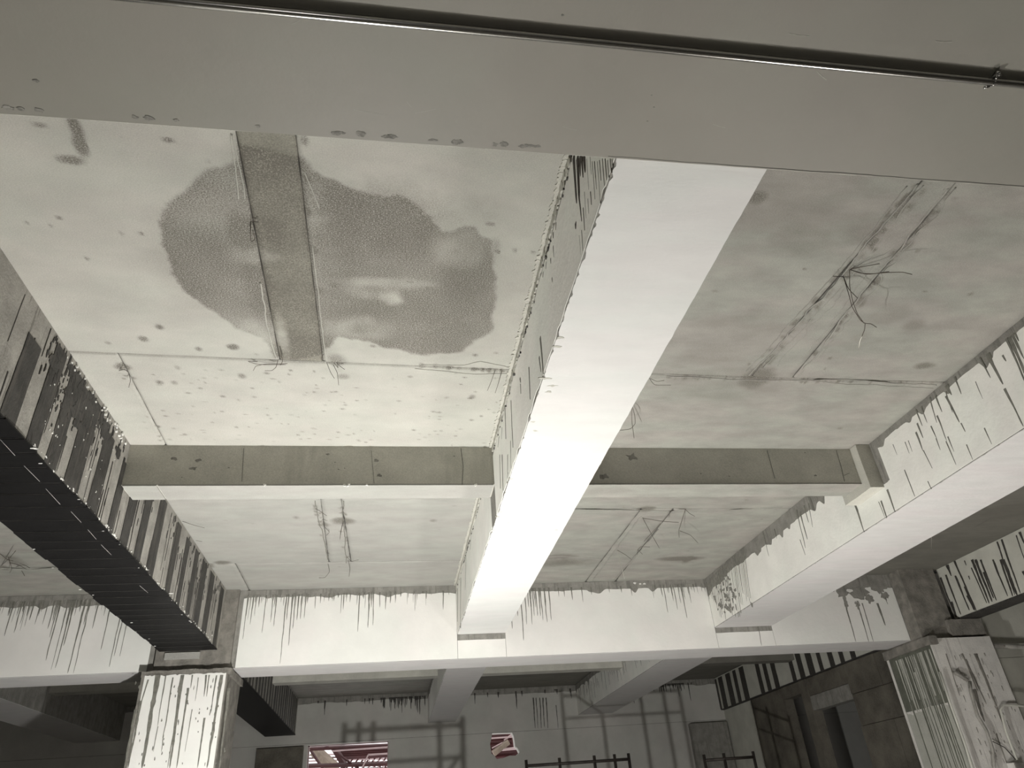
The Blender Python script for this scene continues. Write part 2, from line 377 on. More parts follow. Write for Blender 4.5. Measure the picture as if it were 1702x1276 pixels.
for k in range(70):
    x = random.uniform(-0.7, 1.5); y = random.uniform(0.7, 3.3)
    DARK.append((x, y, random.uniform(.002, .008), random.uniform(.002, .006), random.uniform(.3, .9)))
PALE = [ell(*e) for e in [(650, 495, 16, 10, .8), (615, 480, 30, 12, .4), (770, 405, 35, 30, .3), (600, 545, 40, 14, .45), (430, 560, 30, 20, .55), (420, 425, 30, 10, .4), (640, 470, 60, 6, .25), (470, 560, 8, 30, .4), (100, 300, 80, 60, .15), (1180, 470, 30, 20, .2), (1350, 480, 60, 30, .15)]]

def stains(P):
    X, Y = P[:, 0], P[:, 1]; st = np.zeros(len(P)); pl = np.zeros(len(P))
    Q = np.stack([X, Y, X * 0], -1)
    m_ = (X > -0.76) & (X < 0.3) & (Y < 1.6) & (Y > 0.6)
    if m_.any():
        d = inpoly_dist(X[m_], Y[m_], POLY_STAIN) + 0.016 * fbm(Q[m_], 12, 3) + .006 * fbm(Q[m_], 70, 13, 2)
        a = np.clip(d / 0.010 + 0.4, 0, 1) * (0.80 + 0.5 * fbm(Q[m_], 6, 9, 4) + 0.12 * np.clip(1 - d / 0.05, 0, 1))
        st[m_] += np.clip(a, 0, 1)
    w = 0.35 * fbm(Q, 60, 21)
    for lst, out in ((DARK, st), (PALE, pl)):
        for (x, y, rx, ry, a) in lst:
            k = (np.abs(X - x) < rx * 2.2) & (np.abs(Y - y) < ry * 2.2)
            if k.any():
                r = np.sqrt(((X[k] - x) / rx) ** 2 + ((Y[k] - y) / ry) ** 2) + w[k]
                out[k] += a * np.clip(1.6 - r * 1.1, 0, 1) if rx < .03 else a * np.clip(1.9 - r * 1.1, 0, 1)
    pl = pl * np.clip(.75 + .8 * fbm(Q, 20, 51), 0, 1.2)
    return np.clip(st * np.clip(1 + .3 * fbm(Q, 9, 61), .4, 1.5) - .7 * pl, 0, 1.3), np.clip(pl * .7, 0, 1)

def panel(c, mt='slab', step=0.004, dz=0.0, edge=0.0012, wav=0.0008, gap=1.2 * MM, seed=0, name='concrete_panel'):
    """c: four corners (x,y) going round; a slightly uneven plate whose rim is chamfered into the joint"""
    c = np.array(c, float); cen = c.mean(0)
    L1 = np.linalg.norm(c[1] - c[0]); L2 = np.linalg.norm(c[3] - c[0])
    na, nb = max(3, int(L1 / step)), max(3, int(L2 / step))
    a = np.linspace(0, 1, na + 1); b = np.linspace(0, 1, nb + 1)
    A, B = np.meshgrid(a, b, indexing='ij')
    P2 = ((1 - A) * (1 - B))[..., None] * c[0] + (A * (1 - B))[..., None] * c[1] + (A * B)[..., None] * c[2] + ((1 - A) * B)[..., None] * c[3]
    e = np.minimum(np.minimum(A, 1 - A) * L1, np.minimum(B, 1 - B) * L2)
    P = np.zeros(A.shape + (3,)); P[..., :2] = P2; P = P.reshape(-1, 3); e = e.reshape(-1)
    n1 = fbm(P, 40, seed, 4)
    rim = np.clip(1 - e / (gap + edge * (1 + n1)), 0, 1)
    P[:, 2] = 1.0 + dz - wav * fbm(P, 4, seed + 2) + rim * 11 * MM
    st, pl = stains(P)
    st = np.clip(st + 0.3 * np.clip(1 - e / .012, 0, 1) * (0.6 + n1), 0, 1.3)
    brd = ((A == 0) | (A == 1) | (B == 0) | (B == 1)).reshape(-1).astype(float) * np.clip(.93 + .25 * fbm(P, 25, 77), 0, 1.1)
    nb1 = nb + 1
    I, J = np.meshgrid(np.arange(na), np.arange(nb), indexing='ij')
    q = np.stack([I * nb1 + J, I * nb1 + J + 1, (I + 1) * nb1 + J + 1, (I + 1) * nb1 + J], -1).reshape(-1, 4)
    me = bpy.data.meshes.new(name)
    Pw = W(P) - np.array(base(ceil)); me.from_pydata(Pw.tolist(), [], q.tolist()); me.materials.append(M[mt])
    for k, v in (('stain', st), ('pale', pl), ('joint', brd)):
        at = me.attributes.new(k, 'FLOAT', 'POINT'); at.data.foreach_set('value', v.astype(np.float32))
    me.polygons.foreach_set('use_smooth', [True] * len(me.polygons))
    o = bpy.data.objects.new(name, me); COL.objects.link(o); o.parent = ceil
    return o
def yj(x): return 1.479 + (x + .735) * .033
A0, B0 = DX1 - .01, CX0 + .01
panel([(A0, NY1 - .1), (-.268, NY1 - .1), (-.288, yj(-.288)), (A0, yj(A0))], 'slab', .0048, seed=1)
o = panel([(-.268, NY1 - .1), (-.175, NY1 - .1), (-.186, yj(-.186)), (-.288, yj(-.288))], 'strip', .0045, dz=1.5 * MM, seed=2, edge=.002); o['label'] = 'brown stained strip of concrete'
panel([(-.175, NY1 - .1), (B0, NY1 - .1), (B0, yj(B0)), (-.186, yj(-.186))], 'slab', .0048, seed=3)
panel([(A0, yj(A0)), (-.652, yj(-.652)), (-.661, SY0 + .01), (A0, SY0 + .01)], 'slab', .0045, dz=1 * MM, seed=4)
panel([(-.652, yj(-.652)), (B0, yj(B0)), (B0, SY0 + .01), (-.661, SY0 + .01)], 'slab', .0045, seed=5)
B1_, B2_ = CX1 - .01, RX0 + .01
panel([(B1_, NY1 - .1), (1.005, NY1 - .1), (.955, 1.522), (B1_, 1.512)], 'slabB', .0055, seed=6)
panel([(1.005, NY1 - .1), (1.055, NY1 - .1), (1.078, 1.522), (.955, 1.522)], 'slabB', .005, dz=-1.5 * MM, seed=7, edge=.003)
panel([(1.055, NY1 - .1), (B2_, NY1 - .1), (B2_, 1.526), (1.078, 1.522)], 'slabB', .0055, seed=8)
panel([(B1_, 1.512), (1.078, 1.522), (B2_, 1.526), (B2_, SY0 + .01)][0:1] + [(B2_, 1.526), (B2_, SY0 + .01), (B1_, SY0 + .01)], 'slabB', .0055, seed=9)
# beyond the cross beams
panel([(A0, SY1 - .01), (-.25, SY1 - .01), (-.278, 3.02), (A0, 3.01)], 'slabC', .008, seed=10)
panel([(-.25, SY1 - .01), (-.192, SY1 - .01), (-.186, 3.02), (-.278, 3.02)], 'slabC', .007, dz=1 * MM, seed=11, edge=.003)
panel([(-.192, SY1 - .01), (B0, SY1 - .01), (B0, 3.03), (-.186, 3.02)], 'slabC', .008, seed=12)
panel([(A0, 3.01), (-.655, 3.013), (-.66, BY0 + .01), (A0, BY0 + .01)], 'slabC', .008, seed=13)
panel([(-.655, 3.013), (B0, 3.03), (B0, BY0 + .01), (-.66, BY0 + .01)], 'slabC', .008, seed=14)
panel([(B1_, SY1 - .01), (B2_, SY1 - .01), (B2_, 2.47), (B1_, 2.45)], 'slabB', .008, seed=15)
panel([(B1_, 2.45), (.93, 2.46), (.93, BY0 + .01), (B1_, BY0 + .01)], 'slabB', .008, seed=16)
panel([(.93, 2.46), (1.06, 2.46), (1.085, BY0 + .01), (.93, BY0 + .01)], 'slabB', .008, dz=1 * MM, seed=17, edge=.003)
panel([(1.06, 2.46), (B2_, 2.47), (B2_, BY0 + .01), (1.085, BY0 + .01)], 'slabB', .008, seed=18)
C0, C1 = RX1 - .01, FX0 + .01
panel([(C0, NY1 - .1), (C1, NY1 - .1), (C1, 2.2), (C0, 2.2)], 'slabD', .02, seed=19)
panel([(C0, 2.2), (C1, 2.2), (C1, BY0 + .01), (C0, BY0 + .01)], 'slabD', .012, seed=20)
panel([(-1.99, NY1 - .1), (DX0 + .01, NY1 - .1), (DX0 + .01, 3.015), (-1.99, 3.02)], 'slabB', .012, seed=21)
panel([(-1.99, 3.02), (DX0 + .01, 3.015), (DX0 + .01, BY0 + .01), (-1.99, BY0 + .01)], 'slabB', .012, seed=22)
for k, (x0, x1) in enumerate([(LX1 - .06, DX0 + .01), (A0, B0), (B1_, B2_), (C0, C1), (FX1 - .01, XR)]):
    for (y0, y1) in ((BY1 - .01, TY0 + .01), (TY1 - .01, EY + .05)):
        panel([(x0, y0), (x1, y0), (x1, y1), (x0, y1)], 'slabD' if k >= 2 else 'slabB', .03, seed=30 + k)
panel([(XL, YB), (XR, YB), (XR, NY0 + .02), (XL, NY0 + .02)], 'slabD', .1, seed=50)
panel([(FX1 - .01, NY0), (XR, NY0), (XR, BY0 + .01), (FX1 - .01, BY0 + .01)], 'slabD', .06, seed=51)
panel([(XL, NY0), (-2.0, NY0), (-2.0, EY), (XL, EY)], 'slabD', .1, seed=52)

# mortar ridges left along the joints
def ridge(pts, r=0.0016, wob=0.004, seed=0, lift=0.0, mt='slabB', n=5):
    pts = [onz(*p)[:2] for p in pts]; out = []
    for i in range(len(pts) - 1):
        a, b = np.array(pts[i]), np.array(pts[i + 1]); L = np.linalg.norm(b - a); k = max(2, int(L / .006))
        for t in np.linspace(0, 1, k, endpoint=(i == len(pts) - 2)):
            p = a + (b - a) * t; P3 = np.array([p[0], p[1], seed * 1.0])
            out.append((p[0] + wob * fbm(P3, 22, seed), p[1] + wob * fbm(P3, 22, seed + 40), 1.0 - lift))
    q = MB(); q.tube(out, r, n); return q
for sd, pts, r, w in [(1, [(1522, 306), (1388, 470), (1246, 624)], .0022, .012), (2, [(1536, 306), (1406, 470), (1270, 612)], .0018, .012), (3, [(1580, 312), (1460, 452), (1352, 595), (1325, 625)], .0024, .010),
                      (4, [(1572, 314), (1448, 452), (1340, 585)], .0016, .012), (5, [(1106, 624), (1250, 632), (1400, 630), (1556, 640)], .0020, .006), (6, [(1300, 630), (1420, 638), (1550, 645)], .0014, .008),
                      (7, [(700, 606), (770, 607), (800, 600), (850, 612)], .0018, .006), (8, [(690, 612), (790, 622), (846, 620)], .0016, .004), (9, [(433, 470), (448, 560), (460, 596)], .0018, .006),
                      (10, [(519, 410), (542, 598)], .0010, .003), (11, [(384, 220), (396, 330)], .0012, .004), (12, [(524, 832), (545, 930)], .0015, .008), (13, [(569, 832), (576, 935)], .0015, .006),
                      (21, [(1512, 306), (1380, 466), (1240, 618)], .0016, .016), (22, [(1546, 312), (1425, 462), (1290, 606)], .0014, .018), (23, [(1588, 314), (1470, 456), (1365, 592)], .0016, .016),
                      (14, [(1065, 858), (985, 965)], .0028, .006), (15, [(1095, 880), (1022, 962)], .0028, .006), (16, [(945, 846), (1075, 848), (1165, 850), (1300, 842)], .0016, .004), (17, [(0, 944), (50, 946), (110, 942)], .0016, .003),
                      (18, [(385, 222), (408, 330)], .0012, .005), (19, [(505, 285), (530, 345)], .0010, .003), (20, [(900, 926), (935, 924), (1000, 928)], .0022, .004)]:
    mt = 'slab' if sd in (7, 8, 9, 10, 11, 18, 19) else ('slabB' if sd not in (12, 13) else 'slabD')
    ridge(pts, r, w, sd, mt=mt).build('mortar_ridge', mt, ceil, smooth=True)

# ------------------------------------------------------------------ floor and outer walls
mb = MB(); mb.box(XL, XR, YB, EY + .12, FL - .08, FL, .5, .002); mb.build('floor', 'floor', kind='structure')
for nm, b in (('wall_left', (XL - .08, XL, YB, EY + .12)), ('wall_right', (XR, XR + .08, YB, EY + .12)), ('wall_back', (XL - .08, XR + .08, YB - .08, YB))):
    mb = MB(); mb.box(*b, FL, 1.0); mb.build(nm, 'wallw', kind='structure')
# far wall with a window opening and a broken hole
WX0, WX1, WZ1, WZ0 = -.652, -.027, .655, .02
hole = [ony(800 + x / 6.546, 1200 + y / 6.546, EY)[[0, 2]] for x, y in [(118, 118), (335, 112), (355, 150), (362, 190), (370, 260), (400, 285), (418, 330), (375, 362), (310, 362), (240, 388), (170, 400), (145, 365), (112, 340), (104, 290), (96, 235), (110, 180)]]
def flat_with_holes(outer, holes, y0, y1):
    bm = bmesh.new(); ed = []
    for loop in [outer] + holes:
        vs = [bm.verts.new(W((p[0], y0, p[1]))) for p in loop]
        ed += [bm.edges.new((vs[i], vs[(i + 1) % len(vs)])) for i in range(len(vs))]
    bmesh.ops.triangle_fill(bm, edges=ed, use_beauty=True)
    r = bmesh.ops.extrude_face_region(bm, geom=bm.faces[:])
    for v in [g for g in r['geom'] if isinstance(g, bmesh.types.BMVert)]: v.co.y += (y1 - y0) * S
    bmesh.ops.recalc_face_normals(bm, faces=bm.faces); return bm
bm = flat_with_holes([(XL, FL), (XR, FL), (XR, ZF + .004), (XL, ZF + .004)], [[(WX0, WZ0), (WX1, WZ0), (WX1, WZ1), (WX0, WZ1)], hole], EY + .006, EY + .09)
me = bpy.data.meshes.new('wall_far'); bm.to_mesh(me); bm.free(); me.materials.append(M['wallw'])
o = bpy.data.objects.new('wall_far', me); COL.objects.link(o); o['kind'] = 'structure'
# window in the opening: steel frame members only
win = thing('window_1', (-.34, EY + .05, WZ0), kind='structure')
mb = MB(); mb.box(WX0, WX0 + .012, EY + .04, EY + .06, WZ0, WZ1); mb.box(WX1 - .006, WX1, EY + .04, EY + .06, WZ0, WZ1); mb.box(WX0, WX1, EY + .04, EY + .06, WZ1 - .008, WZ1)
mb.build('window_frame', 'rail', win)

# ------------------------------------------------------------------ beams
def beam(label, loc, group=None):
    return thing('concrete_beam', loc, label, 'beam', group, 'thing')

# near beam
b = beam('smooth grey painted beam nearest the camera with a steel conduit under it', (0.4, .4, ZB))
mb = MB(); mb.box(XL, XR, NY0 - .25, NY1, ZB, 1.0, .03, 1.2 * MM, 1, 3); mb.build('beam_body', 'cream', b)
mb = MB(); fz = Face('z', ZB, -1)
for x in (655, 560, 570, 602, 640, 650, 757, 764, 822, 838, 868, 878, 890, 660, 720, 600):
    if x == 660: continue
    u, v = onz(x, 232 + (x - 655) * .075 * .9 + random.uniform(-3, 1), ZB)[[1, 0]]
    u = NY1 - .007 - random.random() * .003; patch(mb, fz, u, v, random.uniform(.002, .004), random.uniform(.003, .007), .8 * MM)
for x, y, r in ((838, 238, .006), (15, 183, .007), (36, 184, .005), (76, 206, .006), (225, 199, .005), (250, 206, .007), (295, 206, .004), (430, 215, .004), (60, 134, .004), (935, 25, .002), (1087, 178, .0015), (1083, 158, .0015), (1076, 201, .0015)):
    u, v = onz(x, y, ZB)[[1, 0]]; patch(mb, fz, min(u, NY1 - .009), v, r * .5, r * .8, .8 * MM)
mb.build('grout_spots', 'bare', b, kind='stuff')
mb = MB()
for (xa, ya, xb_, yb) in [(1310, 55, 1345, 60), (1555, 68, 1582, 69), (1358, 118, 1374, 133), (588, 182, 640, 190), (676, 168, 684, 178), (690, 188, 724, 181), (1060, 262, 1130, 268), (1185, 206, 1205, 212), (935, 210, 958, 216), (485, 40, 500, 33)]:
    p_, q_ = onz(xa, ya, ZB + .0002), onz(xb_, yb, ZB + .0002); mb.tube([p_, (p_ + q_) / 2 + np.array([0, .0006, 0]), q_], .0004, 4)
mb.build('scratches', 'sec', b, kind='stuff')
# ragged lip of filler along the far edge
q = []
for x in np.arange(-.55, 1.5, .006): q.append((x, NY1 + .0008 * fbm(np.array([x, 0, 0]), 30, 4), ZB + .001 + .0012 * fbm(np.array([x, 3, 0]), 25, 8)))
mb = MB(); mb.tube(q, .0009, 5); mb.build('filler_lip', 'sec', b, smooth=True)
q = [(x, NY1 - .0022 + .0016 * fbm(np.array([x, 7, 0]), 26, 14), ZB + .0002) for x in np.arange(.27, 1.5, .006)]
mb = MB(); mb.tube(q, .0007, 5); mb.build('filler_crack', 'joint', b, smooth=True)

# dark beam with fibre sheets
def dark_beam(y0, y1, label, detail):
    b = beam(label, ((DX0 + DX1) / 2, (y0 + y1) / 2, ZD))
    mb = MB(); mb.box(DX0, DX1, y0, y1, ZD, 1.0, .02, 2 * MM, 3, 8); mb.build('beam_body', 'side', b)
    return b
b = dark_beam(NY1 + .002, 3.368, 'dark beam wrapped underneath in black fibre sheets left of the hall', True)
y = NY1 + .03; k = 0; SHEETS = []
while y < 3.34:
    w = random.uniform(.062, .088); y2 = min(y + w, 3.352)
    mb = MB(); mb.box(DX0 - .004 + random.uniform(-.003, .003), DX1 + .003 + random.uniform(-.003, .002), y + .0016, y2, ZD - .0022 - random.uniform(0, 1.5) * MM, ZD + .001, .02, 1.2 * MM, 60 + k, 12)
    mb.build('fibre_sheet', 'fibre', b); SHEETS.append(y2 - .004); y = y2; k += 1
fx = Face('x', DX1, 1)
def px_strips(fc, lst, parent, zlo, mt='fibre2', name='fibre_strip', thick=3.2 * MM):
    for (xa, ya, xb, yb, ztop) in lst:
        u0 = fc.uv(xa, ya)[0]; u1 = fc.uv(xb, yb)[0]; n = max(2, int((u1 - u0) / .006) + 1)
        s_ = random.random() * 99
        mb = MB(); V = []; Fc = []
        zz = np.linspace(zlo, ztop, 14)
        for z in zz:
            d0 = .003 * fbm(np.array([s_, z, 0]), 30, 2); d1 = .003 * fbm(np.array([s_ + 9, z, 0]), 30, 2)
            V += [fc.P(u0 + d0, z, 0), fc.P(u0 + d0, z, thick), fc.P(u1 + d1, z, thick), fc.P(u1 + d1, z, 0)]
        for i in range(13):
            a = 4 * i; Fc += [(a, a + 1, a + 5, a + 4), (a + 1, a + 2, a + 6, a + 5), (a + 2, a + 3, a + 7, a + 6), (a, a + 4, a + 7, a + 3)]
        Fc += [(0, 3, 2, 1), (52, 53, 54, 55)]; mb.add(V, Fc); mb.build(name, mt, parent)
px_strips(fx, [(2, 676, 26, 700, .93), (44, 724, 62, 744, .985), (76, 757, 93, 777, .985), (107, 792, 128, 819, .985), (145, 832, 160, 849, .955), (178, 872, 186, 882, .94), (199, 895, 210, 908, .98), (222, 921, 232, 932, .99), (243, 944, 253, 957, .99),
               (274, 980, 280, 990, .985), (291, 1000, 297, 1007, .98), (307, 1018, 313, 1025, .985), (320, 1033, 328, 1042, .985), (334, 1050, 341, 1058, .985), (353, 1070, 358, 1077, .985)], b, ZD)
mb = MB()
for k in range(100):
    y_ = random.uniform(1.25, 3.28); w = random.uniform(.0015, .005); z0 = random.uniform(.8, .995); drip(mb, fx, y_, z0, max(ZD, z0 - random.uniform(.03, .22)), w, 2.6 * MM)
mb.build('resin_runs', 'dripk', b, kind='stuff')
mb = MB()                                    # smear from the upper part of the face
for k in range(60):
    y_ = random.gauss(1.62, .09); patch(mb, fx, y_, .975 - abs(random.gauss(0, .035)) , random.uniform(.008, .03), random.uniform(.005, .02), 4 * MM)
mb.build('resin_smear', 'fibre2', b, kind='stuff')
mb = MB()
for k in range(260):
    y_ = random.choice([random.gauss(1.72, .1), random.gauss(1.5, .06), random.uniform(2.1, 3.3)]); z0 = .99 - abs(random.gauss(0, .07))
    if z0 > ZD + .02: patch(mb, fx, y_, z0, random.uniform(.001, .004), random.uniform(.003, .012), 3.6 * MM, 8, .6)
mb.build('resin_dapples', 'fibre2', b, kind='stuff')
mb = MB(); fz = Face('z', ZD - .004, -1)
for k in range(200):                         # flakes of white paint on the arris, the face and the top corner
    y_ = random.uniform(1.2, 3.25)
    r = random.uniform(.0007, .0022) * (2.2 if random.random() < .1 else 1); t = random.random()
    if t < .6: patch(mb, fx, y_, ZD + abs(random.gauss(0, .006)), r * 1.8, r, 4 * MM, 7, .7)
    elif t < .8:
        y_ = random.choice([random.gauss(1.75, .08), random.gauss(1.5, .04)]); patch(mb, fx, y_, random.uniform(.78, .99) , r, r * 1.2, 5 * MM, 7, .7)
    else: patch(mb, fz, y_, random.choice([DX0, DX1]) + random.gauss(0, .012), r * .7, r * 2.0, 2.4 * MM, 6)
for k in range(26): patch(mb, fx, random.uniform(1.5, 1.95), .995 - random.uniform(0, .02), .003, .003, 10 * MM, 6)
mb.build('paint_flakes', 'flake', b, kind='stuff')
mb = MB()
for (xa, ya, xb, yb) in [(0, 730, 25, 757), (40, 774, 66, 800), (76, 812, 100, 838), (118, 850, 135, 868), (146, 880, 160, 896), (168, 905, 185, 922), (232, 973, 246, 985)]:
    p, q_ = onz(xa, ya, ZD - .0034), onz(xb, yb, ZD - .0034); mb.tube([p, (p + q_) / 2, q_], .0006, 5)
mb.build('pale_thread', 'thread', b, smooth=True, kind='stuff')
mb = MB()
for y_ in SHEETS: mb.tube([(DX0 + .002, y_, ZD - .0030), (-.87, y_ + .0005, ZD - .0034), (DX1 - .004, y_, ZD - .0030)], .0006, 5)
mb.build('sheet_seams', 'fibre2', b, kind='stuff')
b2 = dark_beam(BY1, EY, 'shadowed dark beam behind the left column', False)
mb = MB(); mb.box(DX0 - .003, DX1 + .003, BY1 + .02, EY, ZD - .006, ZD + .001, .06, MM, 5); mb.build('fibre_sheet', 'fibre', b2)
for k in range(26):
    y_ = BY1 + .05 + k * .105; mb = MB(); mb.box(DX1 - .001, DX1 + .0025, y_, y_ + random.uniform(.03, .06), ZD, .985); mb.build('fibre_strip', 'fibre2', b2)

# middle white beam
def white_beam(x0, x1, y0, y1, z, label, body='bare', soff='whites'):
    b = beam(label, ((x0 + x1) / 2, (y0 + y1) / 2, z))
    mb = MB(); mb.box(x0, x1, y0, y1, z, 1.0, .02, 1.6 * MM, int(x0 * 10) % 9, 6); mb.build('beam_body', body, b)
    fz = Face('z', z, -1)
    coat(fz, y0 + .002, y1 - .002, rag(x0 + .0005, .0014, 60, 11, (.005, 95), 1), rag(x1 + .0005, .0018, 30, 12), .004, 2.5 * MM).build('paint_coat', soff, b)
    return b
b = white_beam(CX0, CX1, NY1 + .001, BY0 - .001, ZC, 'bright white painted beam down the middle of the hall')
fx = Face('x', CX0, -1)
for (ya, yb) in ((NY1 + .004, SY0 - .004), (SY1 + .004, BY0 - .004)):
    coat(fx, ya, yb, rag(ZC + .002, .003, 26, 5, (.012, 30), 1), rag(.974, .006, 18, 6, (.03, 26)), .004, 3 * MM).build('paint_coat', 'whitef', b)
mb = MB()
px_drips(mb, fx, [(505, 610, 505, 100, 2.2), (525, 600, 540, 110, 2.4), (550, 330, 560, 100, 2.6), (575, 340, 575, 100, 1.6), (600, 275, 595, 100, 2.0), (570, 700, 548, 420, .9), (520, 760, 525, 690, 1.2), (480, 175, 482, 100, 1.5)], 860, 240, 5.317, .0075, thick=5 * MM)
mb.build('resin_scars', 'dripb', b, kind='stuff')
mb = MB()
px_drips(mb, fx, [(x, y1, x, y0, .6) for x, y0, y1 in [(620, 130, 460), (650, 110, 300), (670, 150, 560), (690, 150, 330), (700, 280, 420), (715, 150, 600), (735, 140, 360), (760, 130, 420), (785, 130, 360), (805, 140, 330), (830, 130, 280), (600, 420, 700), (590, 560, 800), (630, 480, 640), (655, 420, 560), (555, 800, 1010), (575, 760, 980), (845, 130, 230)]], 860, 240, 5.317, .0035, thick=4 * MM)
px_drips(mb, fx, [(325, 1010, 322, 900, 1), (300, 1060, 300, 1010, 1), (315, 1220, 312, 1180, 1.4), (250, 1130, 262, 1040, 1), (225, 1200, 235, 1130, 1.2), (340, 780, 350, 690, 1), (322, 840, 325, 780, 1)], 860, 240, 5.317, .005, thick=5 * MM)
px_drips(mb, fx, [(505, 300, 500, 275, 2), (650, 260, 635, 0, 3), (505, 380, 503, 310, 1), (640, 230, 628, 130, 2.4), (370, 700, 380, 600, 2.2), (345, 760, 360, 660, 2.4), (410, 940, 418, 780, 2.6), (430, 900, 436, 690, 1.8), (400, 1000, 420, 900, 2.4), (380, 1040, 382, 780, 1.4), (362, 1030, 366, 780, .9), (400, 700, 400, 450, .7), (445, 760, 440, 420, .6), (560, 440, 560, 200, .6)], 740, 560, 3.986, .004, thick=5 * MM)
px_drips(mb, fx, [(1050, 470, 1065, 230, 1.6), (1030, 640, 1040, 380, 2.2), (1075, 280, 1090, 110, 2.0), (1020, 600, 1025, 430, 2.4)], 400, 826, 2.836, .006, thick=5 * MM)
mb.build('resin_drips', 'drip', b, kind='stuff')
# crumbling mortar fillet under the slab
mb = MB()
for (ya, yb) in ((.82, SY0), (SY1, BY0)):
    n = int((yb - ya) / .008)
    for i in range(n):
        y_ = ya + (yb - ya) * (i + .5) / n; w = .010 + .004 * random.random()
        patch(mb, fx, y_, .995 - w * .6, .007, w * .8, 7 * MM, 8, .4)
        patch(mb, Face('z', 1.0, -1), y_, CX0 - w * .4, .007, w * .55, 4 * MM, 7, .4)
mb.build('mortar_fillet', 'sec', b, kind='stuff')
mb = MB()
for k in range(60):
    y_ = random.uniform(.8, 3.3); 
    if SY0 - .01 < y_ < SY1 + .01: continue
    patch(mb, fx, y_, .972 - random.uniform(0, .008), random.uniform(.002, .006), random.uniform(.0015, .003), 9 * MM, 6, .4)
mb.build('fillet_pits', 'dripk', b, kind='stuff')
mb = MB(); fz = Face('z', ZC, -1)
for (x, y, r) in [(905, 628, .012), (930, 560, .007), (918, 640, .010), (912, 650, .006), (925, 575, .008), (885, 700, .005), (890, 715, .006), (845, 795, .006), (832, 850, .008), (825, 858, .006), (815, 880, .006), (845, 868, .004), (925, 880, .005), (930, 868, .004)]:
    u, v = onz(x, y, ZC)[[1, 0]]; patch(mb, fz, u, max(v, CX0 + .003), .0035, r, 3.2 * MM, 10, .45)
mb.build('bare_patches', 'sec', b, kind='stuff')

# right white beam
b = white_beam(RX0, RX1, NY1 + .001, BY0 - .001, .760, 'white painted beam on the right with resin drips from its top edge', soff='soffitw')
fx = Face('x', RX0, -1)
def rtop(u): return np.where(u < SY0, .978 - .012 * np.clip((1.3 - u) * 2, 0, 1), .958)
coat(fx, NY1 + .004, 1.875, .762, rag(rtop, .006, 16, 31, (.045, 34)), .003, 3 * MM).build('paint_coat', 'whitef', b)
coat(fx, 1.875, SY1 + .02, .762, rag(lambda u: .855 - .0 * u, .012, 20, 32, (.02, 40)), .003, 3 * MM).build('paint_coat', 'whitef', b)
coat(fx, SY1 + .02, 3.17, .762, rag(lambda u: .945 + .0 * u, .010, 14, 33, (.05, 30)), .003, 3 * MM).build('paint_coat', 'whitef', b)
coat(fx, 3.17, BY0 - .003, .762, rag(.93, .010, 14, 34, (.03, 30)), .003, 3 * MM).build('paint_coat', 'whitef', b)
mb = MB()
px_drips(mb, fx, [(985, 350, 915, 215, 1.2), (1065, 395, 965, 190, 3.0), (1203, 672, 1080, 420, 1.6), (785, 462, 745, 345, 1.5), (738, 455, 690, 400, 3), (720, 590, 690, 440, .9), (822, 705, 790, 650, .8), (785, 640, 690, 470, 2.0), (745, 838, 700, 740, 1),
                  (690, 770, 630, 600, 1.4), (757, 925, 690, 770, .9), (665, 575, 620, 470, 1.2), (650, 830, 625, 750, .7), (628, 750, 590, 670, 1.2), (612, 660, 580, 480, 1.2), (606, 945, 540, 830, .6), (562, 650, 525, 540, 1.2), (535, 835, 490, 710, 1.8),
                  (530, 670, 490, 560, 1.4), (537, 748, 500, 650, 1.4), (485, 1135, 415, 960, .8), (365, 862, 338, 790, .8), (445, 852, 418, 775, .7), (465, 842, 440, 765, .7), (990, 792, 945, 682, .8), (865, 895, 825, 792, .8), (932, 492, 885, 375, .7),
                  (1200, 400, 1090, 90, 1.6), (1204, 350, 1110, 80, 2.6), (1200, 230, 1130, 60, 2.4), (1170, 110, 1150, 60, 1.4), (1090, 240, 1065, 200, 1.8), (595, 1085, 570, 1035, .7), (350, 1240, 300, 1090, 1.8), (298, 1270, 258, 1165, 1.4), (285, 1276, 245, 1170, .8)], 1400, 540, 3.987, .0052)
px_drips(mb, fx, [(75, 280, 45, 160, 1.2), (112, 195, 100, 150, .8), (240, 245, 205, 60, 1), (262, 120, 240, 40, 1.6), (255, 200, 222, 70, 1.4), (270, 150, 262, 30, 1), (285, 60, 270, 5, 1.2), (250, 270, 222, 200, .8), (525, 165, 490, 60, 1.8), (628, 100, 605, 20, 1.2), (668, 70, 645, 0, 1.2), (498, 80, 470, 0, 3.5)], 1252, 826, 2.836, .0052)
px_drips(mb, fx, [(1075 + 6 * i, 400 + 180 * random.random() * (1 - abs(i - 13) / 22) + 60, 1062 + 6 * i, 400 - 6 * i, random.uniform(.6, 1.5)) for i in range(30)], 800, 826, 2.836, .006)
mb.build('resin_drips', 'drip', b, kind='stuff')
mb = MB()
for k in range(60):
    u, v = fx.uv(800 + random.gauss(1160, 35) / 2.836, 826 + random.gauss(460, 45) / 2.836)
    if v < .95: patch(mb, fx, u, v, random.uniform(.004, .014), random.uniform(.006, .014), 4 * MM, 9, .5)
mb.build('resin_blots', 'bare', b, kind='stuff')
mb = MB(); mb.box(1.50, RX0, SY0 - .035, SY1 + .02, ZS - .03, .999, .01, 2.5 * MM, 8, 20); mb.build('rough_haunch', 'sec', b)

